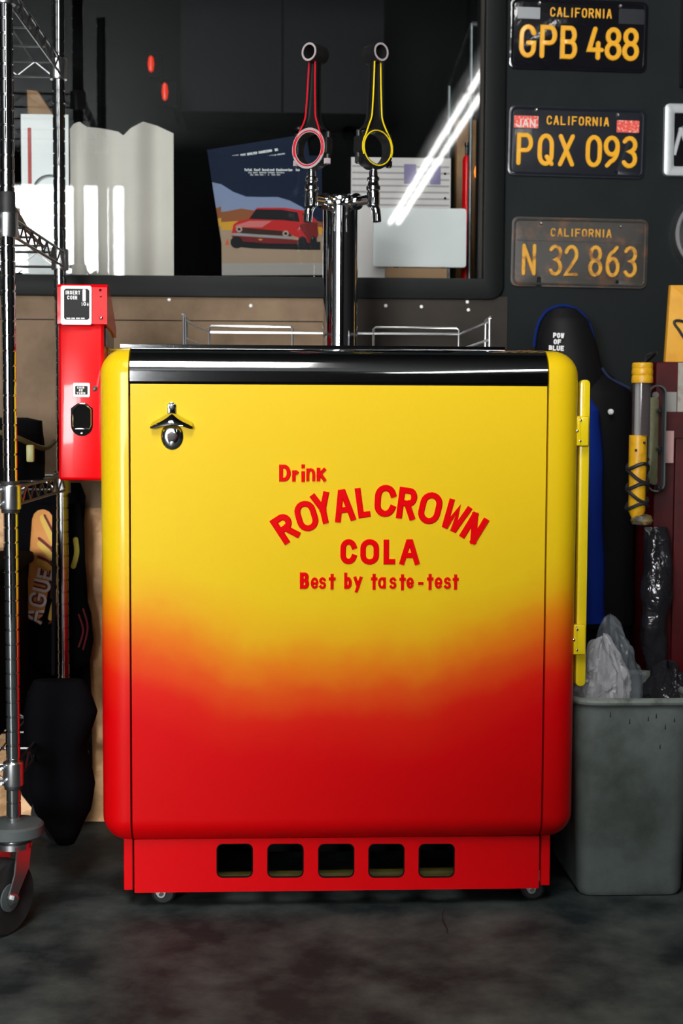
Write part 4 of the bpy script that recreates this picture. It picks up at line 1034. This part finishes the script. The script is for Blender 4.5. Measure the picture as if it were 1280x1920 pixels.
decal('flame_outline', [([(86, 965), (100, 990), (112, 1015)], 4), ([(76, 1008), (94, 1022), (114, 1040)], 5), ([(75, 1042), (94, 1050), (114, 1072)], 5), ([(78, 1066), (98, 1085), (100, 1118)], 4), ([(96, 1165), (108, 1150), (114, 1110)], 4)], fl_r, .0030)
decal('rear_flame', [([(144, 1010), (146, 1035), (140, 1060)], 9)], pmat('flame_olive', (.30, .26, .03), .7), .0014)
decal('rear_outline', [([(158, 1140), (166, 1175), (158, 1215)], 3), ([(150, 1150), (158, 1180), (150, 1210)], 3)], fl_r, .0014)
ltr = [('A', 66, 1151, 27, 36), ('G', 74, 1122, 26, 34), ('U', 82, 1096, 22, 33), ('E', 88, 1074, 18, 30)]
for m_, st, off in ((fl_r, 8.5, .0032), (pmat('letter_grey', (.85, .84, .82), .7), 5.2, .0040)):
    for ch, px, py, wd, ht in ltr:
        p = bw(px, py); s = 1/860
        mb = MB().glyph(ch, p.x, p.z, wd*s, ht*s, st*s, .0006, rad(78))
        mb.v = [Vector((v.x, front_y(v.x, v.z) - off + v.y - .004, v.z)) for v in mb.v]
        mb.build('letter', m_, jr)
# dark filler body added where shade lies behind the flame garment
CYY = .577
cr_ = [(Z(100, py, CYY), X(a, py, CYY), X(b, py, CYY), CYY, hd) for py, a, b, hd in ((905, 60, 150, .004), (930, 40, 160, .008), (1000, 24, 156, .010), (1150, 18, 166, .010), (1300, 14, 172, .010), (1420, 20, 172, .010), (1490, 40, 168, .009), (1515, 60, 150, .004))]
ct = thing('shade_filler', (X(100, 1530, CYY), CYY, cr_[-1][0]), 'long dark filler in place of shade behind the flame garment', 'coat')
MB().loft(cr_, 44, 6, .0025, 8).build('filler_body', black_cloth, ct)
MB().tube(smoothpts([(X(100, 920, CYY), CYY, cr_[0][0]-.004), (X(104, 905, CYY), CYY, cr_[0][0]+.012), (X(100, 897, CYY), YW-.006, cr_[0][0]+.02)], 5), .004, 8).build('hanging_loop', black_cloth, ct)
# black sack hanging low
SY = .16
def sr(py, a, b, hd): return (Z(100, py, SY), X(a, py, SY), X(b, py, SY), SY, hd)
sk = thing('black_sack', (X(110, 1560, SY), SY, Z(100, 1560, SY)), 'limp black cloth sack hanging between rack and cooler', 'sack')
MB().loft([sr(1275, 62, 150, .02), sr(1300, 50, 166, .04), sr(1335, 46, 180, .055), sr(1400, 50, 164, .06), sr(1470, 56, 178, .06), sr(1520, 70, 172, .05), sr(1560, 100, 150, .035), sr(1580, 112, 136, .015)], 36, 5, .010, 9).build('sack_body', black_cloth, sk)
MB().tube([(X(100, 1262, SY), SY, Z(100, 1266, SY)), (X(100, 1240, SY), SY+.03, ZS[1]-.02)], .004, 8).build('sack_cord', black_cloth, sk)
# golden crinkled insulation sheet leaning on the wall
def gold(u, v):
    x = -1.6 + 1.15*u; z = .002 + .70*v
    y = YW - .017 + .007*noise.noise(Vector((x*9, z*7, 0))) + .004*noise.noise(Vector((x*24, z*20, 3)))
    return Vector((x, min(y, YW-.010), z))
MB().grid(gold, 90, 50).solid(.003).build('insulation_sheet', gold_foil, label='crinkled golden insulation sheet leaning on the wall behind the rack', cat='sheet')

# ================================================================== right side: jacket, bin, cabinet, work light
JY = .52
def jr_(py, a, b, hd, yc=JY): p, q = at(a, py, yc), at(b, py, yc); return (p.z, p.x, q.x, yc, hd)
jk = thing('jacket', (X(1090, 900, JY), JY, Z(1090, 1180, JY)), 'black jacket with blue lining hanging on the wall beside the cooler', 'jacket')
MB().loft([jr_(574, 1040, 1066, .012), jr_(580, 1024, 1088, .03), jr_(600, 1012, 1104, .045), jr_(640, 1003, 1116, .055), jr_(690, 1003, 1128, .06), jr_(740, 1005, 1142, .065)], 44, 5, .004, 9).build('hood', black_neoprene, jk)
MB().loft([jr_(690, 1060, 1130, .03), jr_(716, 1030, 1160, .05), jr_(735, 1010, 1182, .06), jr_(800, 1000, 1186, .07), jr_(900, 1000, 1184, .075), jr_(1050, 1000, 1184, .075), jr_(1170, 1000, 1182, .07)], 44, 6, .008, 7).build('jacket_body', black_neoprene, jk)
MB().loft([jr_(745, 1070, 1108, .03, JY-.07), jr_(770, 1062, 1126, .05, JY-.07), jr_(820, 1056, 1130, .055, JY-.07), jr_(900, 1050, 1128, .05, JY-.07), jr_(1000, 1050, 1130, .05, JY-.07), jr_(1100, 1050, 1136, .05, JY-.07), jr_(1165, 1050, 1138, .045, JY-.07)], 40, 6, .010, 10).build('lining', blue_cloth, jk, label='royal blue lining of the jacket')
edge = [(1001, 650), (1004, 625), (1012, 600), (1028, 581), (1052, 573), (1074, 577), (1094, 591), (1106, 612), (1113, 640)]
MB().tube(smoothpts([at(x, y, JY-.022) for x, y in edge], 6), .0034, 8).build('hood_piping', pmat('dark_blue_piping', (.004, .016, .11), .8, spec=.1), jk)
MB().tube(smoothpts([at(x, y, JY-.03) for x, y in ((1128, 690), (1142, 708), (1160, 718), (1180, 728))], 6), .003, 8).build('collar_piping', pmat('navy_piping', (.006, .014, .06), .8), jk)
tm = MB()
for t_, px, py, cw in (('POW', 1035, 629, 6.3), ('OF', 1036, 641, 6.5), ('BLUE', 1027, 652.5, 6.4)):
    q = at(px, py, JY-.055); tm.word(t_, q.x, q.z, cw/880, 9.5/880, 2.4/880, .0005, gap=.9/880, rot=rad(-2))
tm.build('hood_print', white_paint, jk, M=Matrix.Translation((0, JY-.064, 0)))
p = at(1144, 772, JY-.075); MB().lathe([(.006, .004), (.006, -.002), (.003, -.004)], (p.x, JY-.078, p.z), 'Y', 14).build('snap', white_paint, jk)
hk = at(1056, 590, JY); MB().tube([(hk.x, YW, hk.z-.004), (hk.x, JY, hk.z-.012)], .005, 8).build('hanging_loop', black_cloth, jk)

# waste bin
BNY0 = gnd(1180, 1682).y
BND = .27
b0 = at(1079, 1682, BNY0); b1 = at(1279, 1682, BNY0)
btz = Z(1180, 1312, BNY0-.01)
bxl, bxr = b0.x+.006, b1.x+.004
bn = thing('waste_bin', ((bxl+bxr)/2, BNY0+BND/2, 0), 'scuffed grey plastic waste bin right of the cooler', 'bin')
def bin_ring(z, e, inset=0):
    return [(x, y, z) for x, y in rrect(bxl-e+inset, bxr+e-inset, BNY0-e+inset, BNY0+BND+e-inset, max(.03+e-inset, .01), 6)]
mb = MB(); rings = [bin_ring(.012, -.008), bin_ring(.0, -.012), bin_ring(.002, -.006), bin_ring(.012, 0), bin_ring(btz-.02, .012), bin_ring(btz, .012), bin_ring(btz, .012, .004), bin_ring(.02, 0, .006)]
rings = rings[2:]
n = len(rings[0]); vs = [v for r in rings for v in r]
fsx = [(i*n+k, i*n+(k+1) % n, (i+1)*n+(k+1) % n, (i+1)*n+k) for i in range(len(rings)-1) for k in range(n)] + [tuple(range(n)), tuple((len(rings)-1)*n+k for k in range(n))]
mb.add(vs, fsx).build('bin_body', bin_mat, bn)
rimpts = [Vector(v) for v in bin_ring(btz-.004, .014)]
mb = MB(); mb.tube(rimpts, .0075, 10, closed=True); mb.build('bin_rim', pmat('bin_rim_plastic', (.20, .23, .21), .45, var=((.08, .09, .08), 30, .5, .7)), bn)
for px, py, h in ((1144, 1341, 7), (1180, 1354, 6), (1247, 1364, 6), (1230, 1343, 5), (1237, 1400, 4), (1215, 1348, 5), (1264, 1350, 4)):
    t_ = (1682-py)/370; yq = BNY0 - .012*min(1, t_) - .0008
    q = at(px, py, yq)
    MB().slab([(q.x-.0014, q.z-.004), (q.x+.0014, q.z-.004), (q.x+.0006, q.z+h*.001), (q.x-.0006, q.z+h*.001)], yq-.0004, yq+.002).build('grime_spot', black_rubber, bn)
# clear plastic bag in the bin
def bagmesh(cx_, cy_, z0_, z1_, rx, ry, seed, top):
    def fn(u, v):
        a = u*2*PI; sh = (1 - v**2.6)**.62 + .02
        c_, s_ = math.cos(a), math.sin(a)
        d = 1 + .30*noise.noise(Vector((c_*1.6, s_*1.6, v*2.6+seed))) + .26*abs(noise.noise(Vector((c_*3.4, s_*3.4, v*5+seed)))) + .10*abs(noise.noise(Vector((c_*9, s_*9, v*12+seed))))
        return Vector((cx_ + top*v*v + rx*c_*sh*d, cy_ + ry*s_*sh*d, z0_ + (z1_-z0_)*v + .016*noise.noise(Vector((c_*3, s_*3, v*5+seed)))))
    return MB().grid(fn, 56, 36)
B1 = BNY0+.08; B2 = BNY0+.185
pt = at(1125, 1196, B1)
bagmesh(X(1124, 1300, B1), B1, btz-.05, pt.z, .050, .040, 3.1, .004).build('plastic_bag', film, label='crumpled clear plastic bag poking out of the waste bin, front one', cat='plastic bag', smooth=12)
pt = at(1140, 1160, B2)
bagmesh(X(1154, 1300, B2), B2, btz-.05, pt.z, .044, .035, 8.4, -.016).build('plastic_bag', film_mat('grey_polythene', (.20, .23, .26), .4, .2), label='grey translucent bag standing behind the clear one in the bin', cat='plastic bag', smooth=12)
pt = at(1235, 1238, B2)
bagmesh(X(1247, 1300, B2), B2-.03, btz-.08, pt.z, .044, .075, 5.7, -.004).build('trash_bag', film_dark, label='crumpled black trash bag in the right half of the bin', cat='trash bag', smooth=12)

# dark red cabinet on the right with its bracket handle
CY = .412
ca = at(1226, 677, CY)
cb = thing('red_cabinet', (ca.x+.2, CY+.1, 0), 'dark red steel cabinet at the right edge behind the bin', 'cabinet')
MB().rbox(ca.x+.004, ca.x+.42, CY, CY+.19, 0, ca.z-.001, .006, 2).build('carcass', cab_red, cb)
MB().rbox(ca.x+.045, ca.x+.40, CY-.012, CY-.0005, .10, ca.z-.16, .004, 2).build('cabinet_door', cab_red, cb)
q0, q1 = at(1269, 772, CY), at(1282, 680, CY)
MB().box(q0.x, q1.x+.05, CY-.001, CY, q0.z, q1.z).build('sticker', pmat('dirty_label', (.35, .33, .28), .6, var=((.2, .18, .14), 50, .45, .65)), cb, label='tall dirty white label')
q0, q1 = at(1244, 868, CY-.013), at(1263, 808, CY-.013)
MB().box(q0.x, q1.x, CY-.0135, CY-.012, q0.z, q1.z).build('sticker', pmat('pink_label', (.50, .30, .28), .6), cb, label='small pink label')
q0, q1 = at(1246, 772, CY), at(1268, 735, CY)
MB().box(q0.x, q1.x, CY-.0015, CY, q0.z, q1.z).build('sticker', pmat('grey_label', (.26, .25, .23), .6), cb)
# bracket handle standing off the cabinet
HY = CY-.075
h0, h1 = at(1213, 922, HY), at(1250, 722, HY)
hcx = (h0.x+h1.x)/2; hw = (h1.x-h0.x)/2
loop = rrect(h0.x, h1.x, h0.z, h1.z, .017, 6)
MB().slab(loop, HY, HY+.022, holes=[rrect(h0.x+.003, h1.x-.003, h0.z+.003, h1.z-.003, .014, 6)]).build('bracket_handle', grey_rubber, cb, label='grey strap bracket handle')
MB().slab(rrect(h0.x+.004, h1.x-.012, h0.z+.016, h1.z-.024, .006, 4), HY+.014, HY+.02, bev=.001).build('bracket_plate', olive, cb, label='olive inner plate')
for py in (770, 842, 916):
    q = at(1236, py, HY); MB().lathe([(.005, .012), (.005, -.002), (.0025, -.004)], (q.x, HY, q.z), 'Y', 12).build('bolt', dark_metal, cb)
for z in (h0.z+.02, h1.z-.02):
    MB().tube([(hcx, HY+.018, z), (hcx+.012, CY+.002, z)], .007, 10).build('standoff', dark_metal, cb)

# work light with yellow ends hanging by the cabinet
LY = .20
lx_ = X(1202, 800, LY)
wl = thing('work_light', (lx_, LY, Z(1200, 975, LY)), 'yellow capped clear tube work light wound with black cord', 'work light')
zq = lambda py: Z(1202, py, LY)
MB().lathe([(.0205, zq(718)), (.0208, zq(716)), (.0205, zq(706)), (.0195, zq(704)), (.0205, zq(702)), (.0208, zq(698)), (.0203, zq(692)), (.0195, zq(691)), (.0203, zq(689)), (.020, zq(682)), (.018, zq(680))], (lx_, LY, 0), n=28).build('cap', yellow_plastic, wl)
MB().lathe([(.0175, zq(818)), (.0175, zq(716))], (lx_-.001, LY, 0), n=28).build('tube', clear_tube, wl)
MB().tube([(lx_-.008, LY, zq(818)), (lx_-.008, LY, zq(718))], .006, 12).build('lamp_core', plastic_white, wl)
MB().lathe([(.010, zq(972)), (.0165, zq(958)), (.0165, zq(900)), (.0175, zq(880)), (.0175, zq(816))], (lx_-.006, LY, 0), n=28).build('grip', yellow_plastic, wl)
for z in (zq(830), zq(844)):
    MB().lathe([(.0028, 0), (.002, -.003)], (lx_-.004 + (.006 if z > zq(835) else -.010), LY-.0165, z), 'Y', 10).build('grip_screw', black_rubber, wl)
crd = []
for k in range(70):
    a = k*.45; z = zq(862) - (zq(862)-zq(955))*k/70
    crd.append((lx_-.006 + .0205*math.cos(a), LY + .0205*math.sin(a), z + .009*math.sin(a*1.5)))
MB().tube(crd, .0036, 7).build('cord', black_rubber, wl)
MB().lathe([(.006, zq(985)), (.0185, zq(983)), (.022, zq(976)), (.019, zq(967)), (.010, zq(964))], (lx_+.004, LY, 0), n=24).build('end_cap', pmat('worn_yellow', (.30, .20, .06), .5, var=((.05, .05, .04), 40, .45, .6)), wl)
hk = at(1232, 664, LY+.03)
MB().tube(smoothpts([(lx_+.004, LY, zq(681)), (lx_+.012, LY+.01, hk.z-.004), (hk.x-.002, LY+.03, hk.z+.002), (hk.x+.016, CY-.01, hk.z-.014), (hk.x+.024, CY+.03, ca.z)], 6), .0028, 8).build('hook', dark_metal, wl)
# manila envelope and black spectacles on the cabinet
EY = .53
en = [(1255, 535), (1400, 535), (1400, 684), (1245, 682)]
ep = pxz(en, EY); zmin = ca.z
ep = [(x, max(z, zmin) if i > 1 else z) for i, (x, z) in enumerate(ep)]
ev = thing('envelope', (ep[3][0]+.08, EY, zmin), 'thick orange manila envelope standing on the red cabinet', 'envelope')
MB().slab(ep, EY-.008, EY+.008, bev=.003).build('envelope_body', envelope_mat, ev)
MB().slab([(ep[0][0]+.002, ep[0][1]-.002), (ep[1][0], ep[1][1]-.002), (ep[1][0]-.07, ep[1][1]-.07)], EY-.0092, EY-.0078).build('flap', envelope_mat, ev)
sg = thing('cable_loop', (X(1275, 610, EY-.02), EY-.02, Z(1275, 640, EY-.02)), 'black wire loop hooked over the orange envelope', 'wire')
MB().tube(smoothpts([at(x, y, EY-.012) for x, y in ((1300, 616), (1285, 605), (1273, 601), (1265, 602), (1264, 607), (1272, 618), (1281, 632), (1296, 650))], 6), .003, 8).build('loop', black_rubber, sg)

# shiny black polythene hanging beside the cabinet
PY = .37
def prw(py, a, b, hd): return (Z(1225, py, PY), X(a, py, PY), X(b, py, PY), PY, hd)
bp_ = thing('black_plastic_sheet', (X(1225, 1220, PY), PY, Z(1225, 1262, PY)), 'crumpled shiny black plastic hanging beside the red cabinet', 'plastic sheet')
MB().loft([prw(988, 1204, 1248, .006), prw(1010, 1200, 1254, .02), prw(1060, 1206, 1256, .03), prw(1120, 1200, 1252, .03), prw(1180, 1204, 1246, .03), prw(1225, 1202, 1250, .02), prw(1262, 1206, 1248, .008)], 40, 6, .012, 22).build('film', film_dark, bp_, smooth=14)

# ================================================================== the garage behind the camera: strip lights and what they hang from
D0 = [10.2-2.44, 10.2, 12.64, 15.08]
zl = 3.2
def refl(px, py, D):
    """real point in the room whose mirror image in the pane the pixel shows at depth D"""
    d = (RC @ Vector((px-640, 960-py, -F))); p = CAM + d*(D/F); return Vector((p.x, 2*(YW+.012) - p.y, p.z))
lxm = refl(841, 250, F*(zl-.878)/(782-250)).x
for k, D in enumerate(D0):
    yc = 2*YW - (CAM.y + D)
    ff = thing('strip_light', (lxm, yc-1.22, zl), '%s twin tube strip light from the window in the ceiling row' % ('first', 'second', 'third', 'fourth')[k], 'light', 'ceiling strip lights')
    MB().slab([(lxm-.15, zl+.02), (lxm+.15, zl+.02), (lxm+.08, zl+.09), (lxm-.08, zl+.09)], yc-2.42, yc-.02).build('reflector', fixture_white, ff)
    for s in (-1, 1):
        MB().tube([(lxm+s*.048, yc-2.36, zl), (lxm+s*.048, yc-.08, zl)], .017, 12).build('tube', tube_light, ff)
    for dy in (-.4, -2.0):
        MB().tube([(lxm, yc+dy, zl+.09), (lxm, yc+dy, z1)], .006, 6).build('hanger', dark_metal, ff)

# square panel light hanging above the spot in front of the cooler
pl_ = thing('panel_light', (-.57, -2.7, 3.2), 'large shop panel light hanging in front of the cooler', 'light')
MB().box(-1.15, .0, -3.8, -1.6, 3.2, 3.206).build('diffuser', pmat('panel_diffuser', (.9, .9, .9), .5, emit=(1, .985, .95, 10.5)), pl_)
MB().box(-1.17, .02, -3.82, -1.58, 3.206, 3.26).build('housing', fixture_white, pl_)
for xx in (-1.0, -.15):
    for yy in (-3.5, -1.9):
        MB().tube([(xx, yy, 3.26), (xx, yy, z1)], .004, 6).build('hanger', dark_metal, pl_)

# unseen tool chest added behind the camera to block light from the roll-up doors
tc_ = thing('light_blocker', (-.2, -3.25, 0), 'unseen dark chest added to shade the lower right of the cooler', 'tool chest')
MB().rbox(-1.12, .40, -3.5, -3.02, .12, .98, .012, 2).build('blocker_body', cab_red, tc_)
for k in range(6):
    dr = MB().rbox(-1.09, .37, -3.02, -3.005, .14+k*.13, .14+k*.13+.12, .004, 2).build('drawer', cab_red, tc_)
    MB().tube([(-.55, -2.99, .24+k*.13), (.23, -2.99, .24+k*.13)], .006, 8).build('handle', chrome_soft, dr)
for xx in (-.9, .30):
    for yy in (-3.42, -3.1):
        MB().lathe([(.012, -.018), (.055, -.018), (.06, -.012), (.06, .012), (.055, .018), (.012, .018)], (xx, yy, .06), 'X', 24).build('wheel', black_rubber, tc_)
        MB().box(xx-.024, xx+.024, yy-.02, yy+.02, .10, .122).build('wheel_mount', dark_metal, tc_)

# bit of wire lying on the floor
p = at(838, 1742, 0); d = RC @ Vector((838-640, 960-1750, -F)); t = -CAM.z/d.z; fp = CAM + d*t
MB().tube(smoothpts([(fp.x, fp.y, .002), (fp.x+.002, fp.y+.02, .003), (fp.x-.003, fp.y+.05, .012), (fp.x+.003, fp.y+.07, .02)], 5), .0013, 6).build('wire_scrap', black_rubber, label='short scrap of dark wire on the concrete floor', cat='wire')
